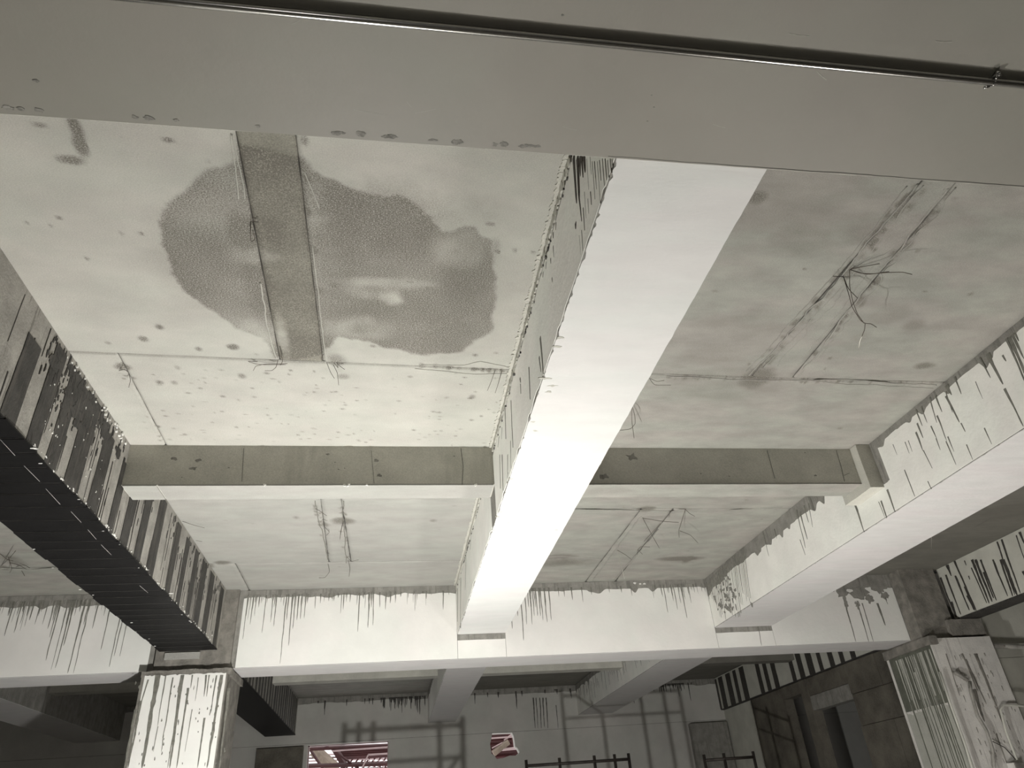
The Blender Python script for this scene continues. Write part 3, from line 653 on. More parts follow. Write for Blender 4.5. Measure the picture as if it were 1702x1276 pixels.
# far right beam
def fr_beam(y0, y1, label):
    b = beam(label, ((FX0 + FX1) / 2, (y0 + y1) / 2, .745))
    mb = MB(); mb.box(FX0, FX1, y0, y1, .745, 1.0, .03, 2 * MM, 5, 8); mb.build('beam_body', 'wallg', b)
    mb = MB(); mb.box(FX0 - .001, FX1 + .002, y0 + .01, y1 - .01, .739, .7455, .03, 1.5 * MM, 7, 9); mb.build('fibre_sheet', 'fibre2', b)
    return b
b = fr_beam(NY1, 3.33, 'grey beam at the far right with black vertical resin runs')
fx = Face('x', FX0, -1); mb = MB()
px_drips(mb, fx, [(880, 182, 835, 60, 3.2), (1180, 560, 915, 15, 2.2), (935, 640, 760, 200, 2.0), (985, 612, 820, 170, 1.8), (1092, 560, 925, 180, 2.0), (1052, 62, 1030, 10, 1.2), (1295, 490, 1112, 0, 2.8), (1332, 470, 1150, 0, 2.6), (1290, 480, 1105, 90, 1.2),
                  (1372, 460, 1210, 0, 1.8), (1502, 410, 1345, 0, 1.8), (1532, 420, 1430, 0, 2.6), (1612, 412, 1460, 0, 3.2), (1090, 220, 1075, 180, 1), (1160, 560, 1060, 400, 2.6), (940, 640, 880, 470, 3.6), (1350, 430, 1240, 140, 1.8), (1590, 390, 1500, 100, 2.2), (1130, 560, 1030, 300, 1.2), (1700, 180, 1680, 130, 2)], 1450, 930, 6.714, .0055, thick=6 * MM)
px_drips(mb, fx, [(1276, 220, 1255, 165, 2.4), (1210, 470, 1150, 210, 1.6), (1240, 460, 1170, 200, 2), (1276, 330, 1240, 180, 1)], 1252, 826, 2.836, .005, thick=6 * MM)
mb.build('resin_runs', 'dripk', b, kind='stuff')
b = fr_beam(BY1, EY, 'shadowed beam with black stripes behind the far beam on the right')
px_strips(fx, [(1150 + a / 5.647, 1050 + y / 5.647, 1150 + c / 5.647, 1050 + (y - 8) / 5.647, .99) for a, c, y in [(250, 285, 725), (300, 340, 705), (370, 415, 680), (440, 470, 655), (500, 545, 625), (650, 685, 560), (715, 750, 540), (785, 825, 510), (950, 985, 450), (1015, 1062, 400), (1100, 1155, 365), (1200, 1235, 335), (1300, 1345, 310), (1400, 1440, 285), (1500, 1545, 250)]], b, .745, 'dripk')

# left beam (only its far end shows, beyond the far beam)
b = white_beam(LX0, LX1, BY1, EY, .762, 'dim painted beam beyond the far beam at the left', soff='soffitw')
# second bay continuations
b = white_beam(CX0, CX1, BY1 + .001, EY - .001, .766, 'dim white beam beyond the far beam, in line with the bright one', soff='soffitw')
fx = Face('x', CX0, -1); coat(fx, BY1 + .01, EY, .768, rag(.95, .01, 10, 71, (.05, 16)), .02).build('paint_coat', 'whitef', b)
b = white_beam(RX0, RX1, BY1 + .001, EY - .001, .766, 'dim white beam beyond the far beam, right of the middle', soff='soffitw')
fx = Face('x', RX0, -1); coat(fx, BY1 + .01, EY, .768, rag(.96, .01, 10, 72, (.06, 16)), .012).build('paint_coat', 'whitef', b)
mb = MB()
for k in range(60): drip(mb, fx, random.uniform(3.9, 6.3), random.uniform(.9, .98), random.uniform(.8, .9), random.uniform(.005, .012))
mb.build('resin_drips', 'drip', b, kind='stuff')

# cross beams
def cross(x0, x1, y0, y1, label, cols=True, mt='sec'):
    b = thing('cross_beam', ((x0 + x1) / 2, (y0 + y1) / 2, ZS), label, 'beam', kind='thing')
    mb = MB(); mb.box(x0, x1, y0, y1, ZS, 1.0, .012 if y0 < 3 else .04, 1.2 * MM, 2, 9); mb.build('beam_body', mt, b)
    return b
b = cross(DX1, CX0, SY0, SY1, 'bare concrete cross beam between the dark beam and the bright white beam')
for xa, xb in ((DX1 + .004, -.662), (-.658, CX0 - .004)):
    mb = MB(); mb.box(xa, xb, SY0 - .001, SY1 + .001, ZS - .003, ZS + .002, .01, 1.2 * MM, 14, 14); mb.build('soffit_skim', 'slabC', b)
def cracks(mb, fy, lst, r=.0007):
    for a in lst: mb.tube([ony(x, y, fy) for x, y in a], r, 5)
mb = MB(); cracks(mb, SY0 - .001, [[(766, 745), (770, 775), (768, 806)], [(405, 745), (402, 800)]]); cracks(mb, SY0 - .001, [[(617, 748), (622, 803)]], .0005); mb.build('hairline_crack', 'joint', b, kind='stuff')
mb = MB(); fy = Face('y', SY0, -1)
for (x, y, r) in [(290, 762, .010), (330, 765, .007), (322, 778, .010), (545, 755, .005), (626, 765, .008), (630, 790, .007), (557, 768, .0025), (563, 780, .003), (573, 778, .0025), (302, 793, .002), (247, 797, .002), (380, 777, .0025), (755, 758, .003)]:
    u, v = fy.uv(x, y); patch(mb, fy, u, v, r, r * .6, 1.2 * MM, 10, .5)
mb.build('bare_patches', 'bare', b, kind='stuff')
mb = MB()
for x, y in [(573, 806), (577, 808), (580, 805), (610, 806), (790, 806), (440, 806)]: u, v = fy.uv(x, y); patch(mb, fy, u, v, .004, .003, 9 * MM, 7, .6)
mb.build('mortar_crumbs', 'flake', b, kind='stuff')
b = cross(CX1, RX0, SY0, SY1, 'bare concrete cross beam between the bright white beam and the right beam')
mb = MB(); mb.box(CX1 + .004, RX0 - .05, SY0 - .001, SY1 + .001, ZS - .003, ZS + .002, .01, 1.4 * MM, 15, 16); mb.build('soffit_skim', 'slabB', b)
mb = MB(); cracks(mb, SY0 - .001, [[(1390, 748), (1398, 775), (1404, 800)], [(1403, 790), (1412, 786)], [(1275, 748), (1288, 795)]]); mb.build('hairline_crack', 'joint', b, kind='stuff')
mb = MB(); fy = Face('y', SY0, -1)
for (x, y, r) in [(1005, 792, .014), (1165, 787, .003), (1212, 791, .003), (1338, 752, .003), (1355, 790, .005), (1050, 760, .02)]: u, v = fy.uv(x, y); patch(mb, fy, u, v, r, r * .6, 1.2 * MM, 10, .5)
mb.build('bare_patches', 'bare', b, kind='stuff')
for x0, x1, t in ((LX1, DX0, 'dim cross beam of the second bay at the left'), (DX1, CX0, 'dim cross beam of the second bay right of the left column'), (CX1, RX0, 'dim cross beam of the second bay behind the middle beam'), (RX1, FX0, 'dim cross beam of the second bay beside the striped beam')):
    cross(x0, x1, TY0, TY1, t, mt='sec' if x0 < 1 else 'slabD')

# far beam across the hall
b = beam('long white beam crossing the hall with rows of grey drips', (0.8, BY0, ZF))
mb = MB(); mb.box(XL, XR, BY0, BY1, ZF, 1.0, .03, 1.6 * MM, 6, 6); mb.build('beam_body', 'bare', b)
fy = Face('y', BY0, -1); fz = Face('z', ZF, -1)
CLX0, CLX1, CRX0, CRX1 = -1.036, -.694, 2.585, 2.922
segs = [(XL, CLX0 - .0, .955, .02, 41), (CLX1 + .018, CX0 - .002, .966, .012, 42), (CX0, CX1, .745, .001, 43), (CX1 + .002, RX0 - .002, .962, .010, 44), (RX0, RX1, .735, .001, 45), (RX1 + .002, 2.575, .93, .02, 46)]
for (x0, x1, zt, am, sd) in segs:
    coat(fy, x0, x1, ZF + .001, rag(zt, am, 14, sd, None if zt < .8 else (.05 if sd != 46 else .14, 22 if sd != 46 else 9)), .004, 3 * MM).build('paint_coat', 'white', b)
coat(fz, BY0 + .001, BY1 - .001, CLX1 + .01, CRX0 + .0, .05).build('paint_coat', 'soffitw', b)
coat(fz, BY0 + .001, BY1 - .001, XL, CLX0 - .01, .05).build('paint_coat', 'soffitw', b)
mb = MB()
px_drips(mb, fy, [(x, y) for x, y in [(10, 670), (45, 600), (65, 560), (100, 640), (140, 590), (155, 610), (185, 785), (225, 700), (215, 580), (245, 620), (265, 580), (280, 575), (300, 570), (315, 500), (375, 500), (415, 490), (440, 490), (460, 475), (483, 530), (515, 495), (552, 635), (580, 480), (600, 615), (622, 605), (655, 520), (683, 530), (705, 500), (728, 500), (755, 470), (815, 460), (860, 455), (875, 480), (955, 530), (55, 520), (85, 520), (165, 500), (235, 560), (430, 480), (500, 480), (615, 520)]], 400, 826, 2.836, .0065, .975)
px_drips(mb, fy, [(x, y) for x, y in [(145, 620), (172, 560), (200, 675), (215, 600), (240, 600), (255, 520), (265, 560), (280, 560), (290, 580), (310, 590), (330, 580), (365, 470), (392, 470), (430, 485), (480, 495), (520, 460), (605, 450), (660, 450), (710, 465), (820, 430), (855, 470), (880, 545), (905, 490), (925, 530), (940, 500), (970, 570), (990, 500), (1005, 450), (190, 540), (225, 520), (250, 560), (302, 520), (322, 500)]], 800, 826, 2.836, .0065, .975)
px_drips(mb, fy, [(x, y) for x, y in [(20, 655), (65, 640), (95, 600), (115, 610), (140, 580), (165, 600), (215, 770), (240, 815), (262, 805), (300, 700), (320, 830), (345, 830), (355, 680), (435, 620), (475, 720), (515, 800), (540, 750), (565, 750), (10, 520), (40, 560), (55, 540), (80, 560), (105, 540), (125, 560), (150, 520), (180, 560), (195, 540), (225, 620), (250, 580), (275, 540), (285, 640), (310, 600), (330, 560), (350, 560), (375, 540), (395, 600), (415, 540), (450, 530), (490, 560), (200, 600), (235, 660)]], 0, 826, 2.836, .0062, .975)
px_drips(mb, fy, [(480, 682, 425, 480, 1.4), (540, 682, 490, 500, 1.2), (562, 682, 512, 500, 1.0), (622, 605, 585, 500, 2.0), (35, 700, 20, 600, .8), (635, 505, 620, 470, .7)], 1252, 826, 2.836, .007)
mb.build('resin_drips', 'drip', b, kind='stuff')
mb = MB()
for k in range(210):
    u = random.choice([random.uniform(-.66, -.4), random.uniform(-.66, .27), random.uniform(.53, .75), random.uniform(1.25, 1.54), random.uniform(-1.75, -1.05), random.uniform(-1.75, -1.05)]); drip(mb, fy, u, .978, .965 - abs(random.gauss(0, .035)), random.uniform(.0025, .006), 3.6 * MM)
mb.build('thin_drips', 'bare', b, kind='stuff')
mb = MB()
for (x, y, rx, rz) in [(1365 + 20, 975, .03, .02), (1400, 985, .035, .03), (1430, 985, .05, .035), (1460, 975, .04, .03), (1445, 995, .02, .02), (1405, 1000, .012, .03), (1425, 1005, .012, .02), (1470, 990, .02, .02)]:
    u, v = fy.uv(x, y); patch(mb, fy, u, v, rx, rz, 4 * MM, 18, .4)
mb.build('bare_patches', 'bare', b, kind='stuff')
mb = MB()
for x, y in [(1055, 969), (1064, 970), (1071, 970)]: u, v = fy.uv(x, y); patch(mb, fy, u, v, .008, .005, 4 * MM, 9, .4)
mb.build('paint_flakes', 'flake', b, kind='stuff')

# beam over the end wall
b = beam('dim beam above the end wall with its window opening', (0.8, EY, ZF))
mb = MB(); mb.box(XL, XR, EY, EY + .12, ZF + .002, 1.0, .08, 1.2 * MM, 9, 5); mb.build('beam_body', 'bare', b)
fy2 = Face('y', EY, -1)
coat(fy2, XL, XR, ZF + .004, rag(.955, .012, 9, 81, (.05, 12)), .012).build('paint_coat', 'wallw', b)
mb = MB()
for k in range(170):
    u = random.choice([random.uniform(-.6, 2.6), random.uniform(-.1, .25), random.uniform(1.9, 2.6)])
    drip(mb, fy2, u, .975, .975 - abs(random.gauss(.04, .05)), random.uniform(.007, .014))
px_drips(mb, fy2, [(250, 1090, 245, 945, 1), (265, 1090, 258, 945, .8), (280, 1090, 275, 945, 1), (293, 1085, 290, 945, 1), (310, 1090, 305, 945, 1), (363, 1090, 352, 980, .8)], 800, 826, 2.836, .01)
mb.build('resin_drips', 'dripk', b, kind='stuff')

# ------------------------------------------------------------------ columns
def column(x0, x1, y0, y1, label, mt='colc', ztop=1.0):
    c = thing('concrete_column', ((x0 + x1) / 2, (y0 + y1) / 2, FL), label, 'column', kind='thing')
    mb = MB(); mb.box(x0, x1, y0, y1, FL, .645, .03, 3 * MM, 4, 10); mb.build('shaft', mt, c)
    return c
cl = column(CLX0, CLX1, 3.345, 3.64, 'white streaked column at the end of the dark beam')
mb = MB(); mb.box(CLX0 + .03, CLX1 - .002, 3.372, 3.60, .645, 1.0, .015, 4 * MM, 12, 16); mb.build('column_head', 'colc', cl)
mb = MB(); mb.box(CLX0 + .07, CLX1 - .13, 3.362, 3.376, .705, .732, .01, 2 * MM, 13, 16); mb.build('mortar_pad', 'slabC', cl)
mb = MB(); mb.box(CLX0 - .006, CLX1 + .012, 3.346, 3.64, .632, .658, .008, 11 * MM, 14, 32); mb.build('broken_collar', 'colc', cl)
fc = Face('y', 3.345, -1)
coat(fc, CLX0 + .012, CLX1 - .006, FL + .02, rag(.640, .006, 30, 91, (.02, 60)), .004, 3 * MM).build('paint_coat', 'white', cl)
mb = MB()
px_drips(mb, fc, [(672, 1276, 745, 838, 5), (605, 1276, 665, 960, 2.4), (745, 1080, 782, 840, 1.4), (815, 1276, 860, 838, 3.4), (790, 1276, 842, 960, 1.4), (765, 1200, 815, 850, 1.2), (838, 1276, 888, 900, 2.0), (966, 940, 972, 838, 1.8), (978, 940, 986, 838, 1.4), (900, 900, 908, 838, 1.4),
                  (1000, 1080, 1045, 838, 3.4), (975, 1276, 1010, 1060, 2.6), (930, 1276, 965, 1040, 2.0), (990, 1020, 1020, 840, 1.4), (640, 1000, 700, 860, 1.6), (585, 1276, 640, 1000, 2.4), (1040, 1276, 1078, 900, 2.2), (870, 1200, 905, 1000, .8), (720, 1200, 745, 1080, .8), (925, 960, 935, 850, .8)], 0, 826, 2.836, .0046, thick=5 * MM)
mb.build('resin_streaks', 'drip', cl, kind='stuff')
mb = MB()
for k in range(60):
    u, v = fc.uv(random.uniform(225, 375), random.uniform(1130, 1276)); patch(mb, fc, u, v, random.uniform(.0015, .003), random.uniform(.003, .009), 4 * MM, 7, .4)
mb.build('chips', 'drip', cl, kind='stuff')

cr = column(CRX0, CRX1, 3.27, 3.64, 'dull streaked column at the right carrying conduits', 'colbrown')
mb = MB(); mb.box(CRX0 - .005, CRX1 - .14, 3.305, 3.60, .645, 1.0, .015, 4 * MM, 22, 16); mb.build('column_head', 'colc', cr)
mb = MB(); mb.box(CRX0 + .15, CRX1 + .005, 3.285, 3.60, .655, .735, .012, 5 * MM, 24, 20); mb.build('grout_pad', 'colc', cr)
mb = MB(); mb.box(CRX0 - .012, CRX0 + .03, 3.25, 3.64, .615, .655, .012, 6 * MM, 26, 18); mb.build('broken_collar', 'colc', cr)
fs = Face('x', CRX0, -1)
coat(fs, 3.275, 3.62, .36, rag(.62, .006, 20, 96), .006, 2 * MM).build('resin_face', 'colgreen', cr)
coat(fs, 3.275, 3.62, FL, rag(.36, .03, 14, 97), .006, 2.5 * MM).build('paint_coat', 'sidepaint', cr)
mb = MB(); 
for k in range(22): u = random.uniform(3.29, 3.6); drip(mb, fs, u, .60, random.uniform(.3, .45), random.uniform(.004, .009), 4 * MM)
for k in range(8): u = random.uniform(3.3, 3.55); drip(mb, fs, u, random.uniform(.5, .6), FL, random.uniform(.004, .01), 4 * MM)
mb.build('paint_runs', 'sidepaint', cr, kind='stuff')
mb = MB()
for k in range(12): u = random.uniform(3.29, 3.6); drip(mb, fs, u, .40, random.uniform(-.2, .1), random.uniform(.006, .014), 4 * MM)
mb.build('resin_streaks', 'colgreen', cr, kind='stuff')
fc = Face('y', 3.27, -1); mb = MB()
px_drips(mb, fc, [(1740 - 1692 + 1200, 1276, 870, 0, 3.0)] and [(950, 470, 820, 0, .8), (1230, 760, 1130, 400, 3), (1400, 600, 1150, 0, 2.4), (1300, 560, 1040, 60, 1.6), (1490, 900, 1390, 600, 1.2), (1200, 420, 1000, 0, 1.0), (1500, 1270, 1380, 890, 1.0)], 1450, 1086, 6.714, .007)
for k in range(70):
    u = random.uniform(CRX0 + .05, CRX1 - .02); v = random.uniform(.1, .58); drip(mb, fc, u, v, v - random.uniform(.008, .03), random.uniform(.0015, .004), 4 * MM)
mb.build('resin_streaks', 'colc', cr, kind='stuff')
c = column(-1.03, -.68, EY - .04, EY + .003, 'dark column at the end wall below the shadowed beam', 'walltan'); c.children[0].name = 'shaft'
c = column(2.50, 2.83, EY - .05, EY + .003, 'dim plastered column at the right end of the end wall', 'bare')

# ------------------------------------------------------------------ wall right of the right column, wall under the striped beam
w = thing('wall_right_infill', (3.6, 3.45, FL), kind='structure')
for (x0, x1, z0, z1, mt) in ((CRX1 + .002, 3.02, .56, .998, 'wallg'), (CRX1 + .002, 3.02, FL, .558, 'wallg'), (3.022, XR, .56, .998, 'wallg'), (3.022, XR, FL, .558, 'wallg')):
    mb = MB(); mb.box(x0, x1, BY0 - .006, BY0 - .0008, z0, z1) if False else mb.box(x0, x1, BY0 - .012, BY0 - .002, z0, z1, .05, .6 * MM, 3, 5); mb.build('concrete_panel', mt, w)
w = thing('wall_side', (2.88, 5, FL), kind='structure')
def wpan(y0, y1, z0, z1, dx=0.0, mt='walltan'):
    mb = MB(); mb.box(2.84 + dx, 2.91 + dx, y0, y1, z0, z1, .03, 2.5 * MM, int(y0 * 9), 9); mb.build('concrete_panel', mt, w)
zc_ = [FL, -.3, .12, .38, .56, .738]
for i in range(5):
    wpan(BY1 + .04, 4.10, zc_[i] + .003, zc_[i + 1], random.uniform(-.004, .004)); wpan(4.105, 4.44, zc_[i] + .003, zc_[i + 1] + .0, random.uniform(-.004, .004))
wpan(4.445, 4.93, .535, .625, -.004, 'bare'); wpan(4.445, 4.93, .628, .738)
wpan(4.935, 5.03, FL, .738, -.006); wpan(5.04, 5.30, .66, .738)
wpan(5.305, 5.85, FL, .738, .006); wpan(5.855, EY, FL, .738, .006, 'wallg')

# ------------------------------------------------------------------ conduit under the near beam
pz = ZB - .0066
pa, pb = ony(-200, -60, 1), ony(1, 1, 1)
yc = onz(1702, 141, pz)[1]
p = thing('steel_conduit', (.3, yc, pz), 'galvanised steel conduit clipped under the near painted beam', 'pipe')
mb = MB(); mb.tube([(x, yc, pz + .0004 * math.sin(x * 9)) for x in np.linspace(-.9, 1.7, 24)], .0047, 20); mb.build('tube', 'steel', p, smooth=True)
xc = onz(1650, 135, pz)[0]
cl_ = MB(); cl_.tube([(xc, yc + .0052 * math.cos(a), pz + .0052 * math.sin(a)) for a in np.linspace(0, 2 * math.pi, 22)], .0008, 6)
cl_.box(xc - .002, xc + .002, yc - .013, yc - .004, pz + .001, pz + .005)
cl_.tube([(xc - .0005, yc - .010, pz + .004), (xc - .0008, yc - .0075, pz - .002), (xc, yc - .004, pz - .001)], .0016, 7)
k_ = cl_.build('clamp', 'steel', p, smooth=True)
s_ = MB(); s_.tube([(xc - .001, yc + .0045, pz - .002), (xc - .004, yc + .0065, pz - .0022), (xc - .007, yc + .0075, pz - .002)], .0017, 8); s_.build('screw', 'steel', k_, smooth=True)
s_ = MB(); s_.tube([(xc + .0015, yc - .0095, pz - .0015), (xc + .002, yc - .0105, pz + .004)], .0022, 8); s_.build('screw', 'steel', k_, smooth=True)

# ------------------------------------------------------------------ conduits on the right column
def pipe(label, pts, r, mt='colbrown', y=3.245, name='conduit_pipe', cat='pipe'):
    P = [ony(a, b_, y) for a, b_ in pts]
    o = MB(); o.tube(P, r, 10); q = o.build(name, mt, smooth=True); q['label'] = label; q['category'] = cat
    return q
pipe('short slanting conduit stub high on the right column', [(1585, 1118), (1592, 1120), (1608, 1130)], .009, 'side')
pipe('conduit running down the middle of the right column', [(1612, 1132), (1614, 1150), (1625, 1190), (1640, 1215), (1650, 1245), (1654, 1290)], .007, 'side')
pipe('pale narrow conduit along the left edge of the right column', [(1562, 1116), (1580, 1170), (1605, 1240), (1620, 1290)], .0055, 'wallg')
pipe('conduit entering the right column from the right and turning down', [(1740, 1176), (1690, 1172), (1668, 1172), (1663, 1180), (1672, 1215), (1690, 1262), (1697, 1290)], .0055, 'wallg')
pipe('horizontal conduit on the wall right of the right column', [(1648, 1073), (1700, 1075), (1760, 1078)], .012, 'side', y=3.33)
pipe('thin loose cable crossing the lower right column', [(1650, 1232), (1670, 1242), (1688, 1262)], .002, 'scaf', cat='cable')
jb = thing('junction_box', ony(1690, 1270, 3.24), 'small metal junction box at the foot of the right column conduits', 'box')
q = ony(1690, 1272, 3.24); mb = MB(); mb.box(q[0] - .03, q[0] + .02, 3.22, 3.26, q[2] - .05, q[2] + .012); mb.build('box_body', 'colbrown', jb)
mb = MB(); mb.box(q[0] - .027, q[0] + .017, 3.214, 3.22, q[2] - .047, q[2] + .009); mb.build('lid', 'colc', jb)

# ------------------------------------------------------------------ tie wires hanging from the slab
def wires(label, strands, r=.0011, mt='wire', group=None):
    """each strand is a list of (photo x, photo y, height)"""
    s0 = strands[0]; p0 = onz(*s0[0])
    t = thing('tie_wire', p0, label, 'wire', group)
    for st in strands:
        m_ = mt
        if st[-1] == 'bright': st = st[:-1]; m_ = 'wireb'
        P = np.array([onz(*q_) for q_ in st]); out = []
        for i in range(len(P) - 1):
            for k_ in np.linspace(0, 1, 5, endpoint=(i == len(P) - 2)): out.append(P[i] + (P[i + 1] - P[i]) * k_)
        out = np.array(out)
        if len(out) > 6:
            o2 = out.copy(); o2[1:-1] = (out[:-2] + 2 * out[1:-1] + out[2:]) / 4; out = o2
        o = MB(); o.tube(out, r * .74, 5); o.build('wire_strand', m_, t, smooth=True)
wires('tangle of long rusty tie wires hanging from the right slab strip', [
    [(1412, 448, 1.0), (1440, 456, .975), (1470, 453, .96), (1500, 452, .955), (1516, 456, .95)],
    [(1413, 447, 1.0), (1440, 442, .985), (1462, 438, .98)], [(1413, 448, 1.0), (1430, 454, .98), (1452, 455, .97), (1478, 451, .965)],
    [(1402, 460, 1.0), (1411, 490, .96), (1416, 510, .945), (1430, 532, .93), (1437, 537, .925), (1448, 538, .92), (1457, 544, .915)],
    [(1412, 448, .99), (1412, 475, .965), (1417, 500, .95), (1425, 522, .935), (1436, 537, .925)], [(1402, 460, 1.0), (1410, 480, .97), (1425, 495, .96)],
    [(1438, 538, .925), (1437, 548, .92), (1433, 558, .915)], [(1433, 558, .915), (1429, 567, .91), (1427, 578, .905), 'bright'], [(1402, 460, 1), (1385, 459, .985)]])
wires('short curled tie wires at the left end of the slab joint', [
    [(462, 598, 1), (459, 610, .985), (452, 616, .98), (440, 616, .98)], [(478, 604, 1), (440, 605, .99), (425, 608, .985), (421, 616, .98)], [(475, 606, 1), (430, 606, .992), (410, 600, .995), (428, 601, .995)], [(465, 575, 1), (470, 600, .985), (466, 607, .98)]], .0008)
wires('spray of tie wires at the right end of the brown strip joint', [
    [(543, 602, 1), (549, 618, .98), (556, 629, .97)], [(554, 606, 1), (561, 620, .98), (563, 640, .965)], [(562, 606, 1), (573, 614, .985)], [(541, 600, 1), (533, 597, .99), (538, 588, .995)], [(555, 602, 1), (562, 612, .99), (560, 602, .995)]], .0008)
wires('small wire hook beside the dark hollow on the left slab', [[(417, 368, 1), (416, 385, .985), (417, 402, .98), (424, 398, .985), (420, 382, .99)], [(417, 368, 1), (430, 369, .99)]], .0009)
wires('two straight wire ends under the joint beside the bright white beam', [[(823, 615, 1), (816, 635, .98), (810, 649, .97)], [(834, 617, 1), (829, 635, .98), (823, 653, .97)]], .0008)
wires('wire ends poking from the hole left of the cross beam', [[(214, 620, 1), (217, 632, .985), (214, 644, .975)], [(198, 616, 1), (206, 613, .99), (213, 618, .985)]], .0009)
wires('looped tie wire hanging off the right edge of the bright white beam', [[(1050, 672, .99), (1055, 690, .97), (1056, 704, .96), (1048, 713, .955), (1030, 715, .955)], [(1050, 676, .99), (1050, 700, .965), (1054, 728, .945)], [(1052, 672, .99), (1046, 686, .975)]], .0010)
wires('faint wire lying along the joint right of the bright white beam', [[(1078, 628, 1), (1092, 634, .985), (1104, 632, .98)], [(1080, 630, 1), (1088, 640, .98), (1115, 640, .975)]], .0008)
wires('three straight tie wires crossing on the slab beyond the cross beam', [[(1068, 860, 1), (1083, 888, .965), (1096, 911, .945)], [(1069, 861, .99), (1100, 866, .98), (1128, 868, .97)], [(1098, 870, .985), (1082, 887, .985), (1070, 900, .985)]], .0012)
wires('bent hanging tie wire near the right beam beyond the cross beam', [[(1139, 846, 1), (1133, 866, .97), (1128, 882, .95), (1129, 893, .945)], [(1139, 846, 1), (1146, 853, .985), (1155, 858, .98)], [(1128, 845, 1), (1139, 846, .995)], [(1112, 858, .99), (1113, 850, .995), (1120, 848, 1)], [(1130, 882, .95), (1148, 889, .96), (1160, 902, .96)]], .0012)
wires('pale wire hanging in front of the far beam drips', [[(1026, 915, 1), (1030, 930, .97), (1034, 945, .95), (1038, 962, .93), 'bright'], [(1026, 914, 1), (1040, 922, .985), (1050, 930, .98)], [(1060, 914, 1), (1059, 922, .985)], [(1060, 913, 1), (1068, 921, .985)], [(1060, 913, .998), (1066, 908, .99), (1080, 909, .985)]], .0011)
wires('thin branching wires hanging before the middle of the far beam', [[(1003, 975, .985), (998, 990, .97), (983, 995, .965), (972, 1008, .955)], [(984, 996, .965), (965, 1007, .96)], [(1002, 985, .98), (1012, 1003, .96), (1028, 1017, .945)], [(1020, 985, .985), (1031, 998, .965), (1015, 1010, .955)], [(1031, 998, .965), (1040, 1000, .96)]], .0012)
wires('curly tie wires on the slab strip beyond the cross beam', [[(524, 845, 1), (533, 850, .985), (543, 857, .98)], [(571, 866, 1), (567, 882, .985), (565, 896, .98)], [(576, 925, 1), (584, 933, .98), (596, 930, .985)], [(578, 930, 1), (582, 945, .98), (580, 958, .97)], [(545, 936, 1), (548, 950, .985), (540, 960, .98), (530, 960, .98)], [(540, 876, 1), (548, 884, .99), (542, 890, .99)]], .0010)
wires('pale short rod pointing down behind the right white beam', [[(1545, 872, .99), (1548, 890, .97), (1548, 911, .95), 'bright']], .0022)
wires('tangle of wires on the slab left of the dark beam', [[(2, 940, 1), (18, 925, .98), (26, 915, .975)], [(16, 935, 1), (30, 938, .985), (44, 946, .98)], [(36, 948, 1), (41, 957, .98)], [(14, 925, 1), (20, 945, .98), (16, 952, .98)], [(0, 920, 1), (12, 930, .985), (22, 932, .985)], [(26, 942, 1), (40, 938, .99), (50, 944, .985)]], .0012)
wires('faint wire end on the slab beside the dark beam far half', [[(303, 866, 1), (320, 872, .99), (340, 877, .985)], [(325, 898, 1), (336, 900, .99)]], .0008)
wires('bent wire stub on the left face of the right white beam', [[(1402, 895, .93), (1397, 897, .925), (1394, 908, .915)]], .0018)

# ------------------------------------------------------------------ scaffold frames standing on the floor
def scaffold(label, x0, x1, y0, ztop, braces=True, depth=0.0, posts=(0, 1), rails=(.0, .09, .45), skew=0.0, r=.010):
    t = thing('scaffold_frame', ((x0 + x1) / 2, y0, FL), label, 'scaffold')
    def X(f): return x0 + (x1 - x0) * f
    for f in posts:
        mb = MB(); mb.tube([(X(f), y0 + skew * f, FL), (X(f), y0 + skew * f, ztop + .03)], r, 10); mb.build('post', 'scaf', t, smooth=True)
    for d in rails:
        mb = MB(); mb.tube([(x0, y0, ztop - d), (x1, y0 + skew, ztop - d)], r * (.95 if d == 0 else .7), 10); mb.build('rail', 'scaf', t, smooth=True)
    if braces:
        mb = MB(); mb.tube([(x0, y0, FL + .2), (x1, y0 + skew, ztop - .1)], r * .7, 8); mb.build('brace', 'scaf', t, smooth=True)
    return t
scaffold('dark scaffold frame whose top rail shows before the end wall', .757, 1.362, 4.5, .290, False, posts=(0, .32, .66, .86, 1), rails=(0, .10), r=.0085)
scaffold('dark scaffold frame before the right end column', 1.82, 2.13, 4.5, .258, False, posts=(0, .4, 1), rails=(0, .10), r=.0085)

scaffold('low scaffold frame standing under the dim middle beam', -.26, .22, 4.2, .10, True, posts=(0, .12, .24, .8, 1), rails=(0, .12, .3), r=.011)
scaffold('low scaffold frame standing behind the left column', -1.55, -.95, 3.95, .06, True, posts=(0, .5, 1), rails=(0, .14), r=.011)

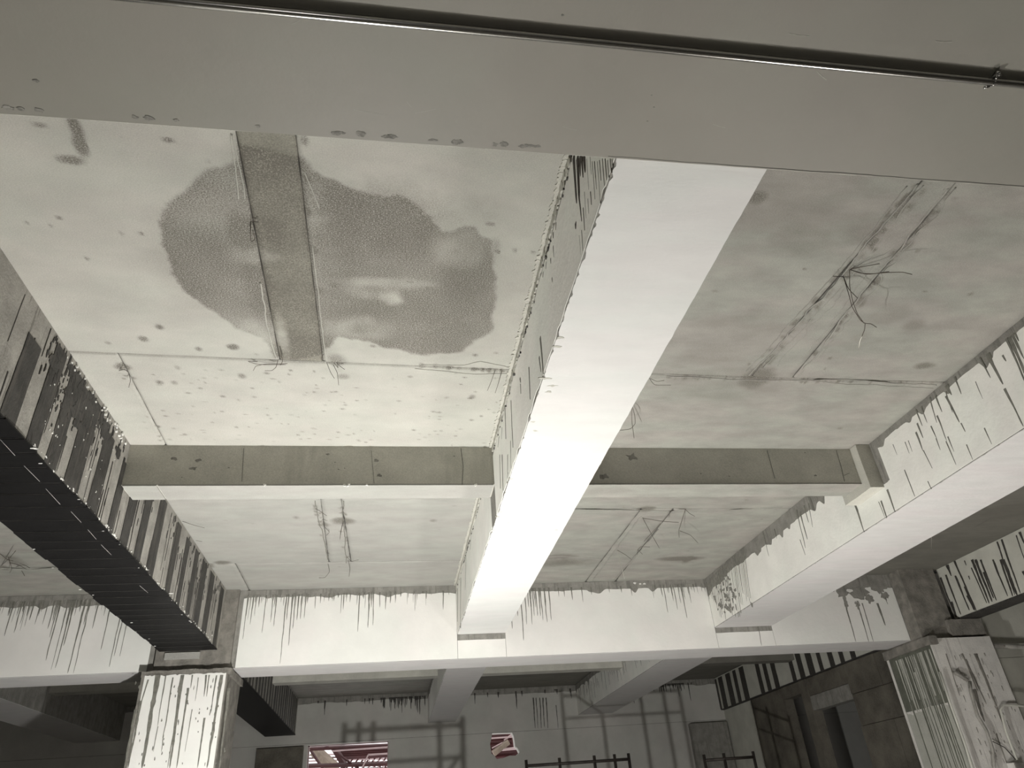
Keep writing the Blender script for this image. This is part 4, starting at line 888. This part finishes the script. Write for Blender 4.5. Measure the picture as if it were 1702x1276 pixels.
# ------------------------------------------------------------------ steelwork seen through the opening
ex = thing('steel_framework', (0, EY + 1.2, 0), 'red oxide steel framework with pale rails seen through the window opening', 'framework')
def xb(pa, pb, y, r, mt, nm):
    a, c_ = ony(*pa, y), ony(*pb, y); o = MB(); o.tube([a, c_], r, 4 if mt != 'rail' else 6); o.build(nm, mt, ex)
yy = EY + .9
xb((470, 1246), (680, 1237), yy, .018, 'red', 'girder'); xb((470, 1274), (680, 1268), yy, .018, 'red', 'girder')
xb((540, 1236), (640, 1310), yy, .010, 'red', 'brace'); xb((512, 1240), (545, 1290), yy + .3, .012, 'red', 'brace'); xb((548, 1230), (575, 1275), yy + .1, .03, 'red', 'brace')
for k in range(4): xb((560, 1249 + k * 3.2), (690, 1243 + k * 3.2), yy + .5, .022, 'red', 'girder')
xb((602, 1276), (612, 1254), yy - .2, .007, 'rail', 'rail'); xb((612, 1254), (690, 1249), yy - .2, .007, 'rail', 'rail'); xb((552, 1248), (660, 1240), yy - .1, .006, 'rail', 'rail')
for k in range(9): xb((505, 1255 + k * 5), (690, 1249 + k * 5), yy + 1.6, .008, 'red' if k % 2 else 'rail', 'mesh_bar')
for k in range(13): xb((570 + k * 9, 1258), (552 + k * 9, 1285), yy + 1.2, .011, 'red', 'mesh_bar')
for k in range(6): xb((640 - k * 8, 1256), (660 - k * 8, 1284), yy + 1.0, .006, 'rail', 'mesh_bar')
mb = MB(); a = ony(522, 1246, yy + 1); c_ = ony(560, 1280, yy + 1); mb.tube([a, c_], .06, 4); mb.build('plank', 'plank', ex)
# behind the broken hole
for k, (pa, pb, mt, r) in enumerate([((800, 1222), (870, 1219), 'red', .05), ((800, 1228), (870, 1223), 'rail', .007), ((838, 1230), (850, 1221), 'rail', .008), ((800, 1233), (870, 1231), 'red', .03), ((818, 1243), (835, 1234), 'rail', .006), ((820, 1252), (845, 1232), 'plank', .03), ((828, 1246), (860, 1243), 'rail', .012), ((810, 1252), (870, 1250), 'red', .045), ((812, 1262), (870, 1258), 'red', .05), ((855, 1210), (858, 1262), 'red', .05), ((805, 1240), (870, 1238), 'red', .03)]):
    xb(pa, pb, yy + .2 + (.25 if mt in ('red',) else 0), r, mt, 'girder' if mt == 'red' else 'rail')
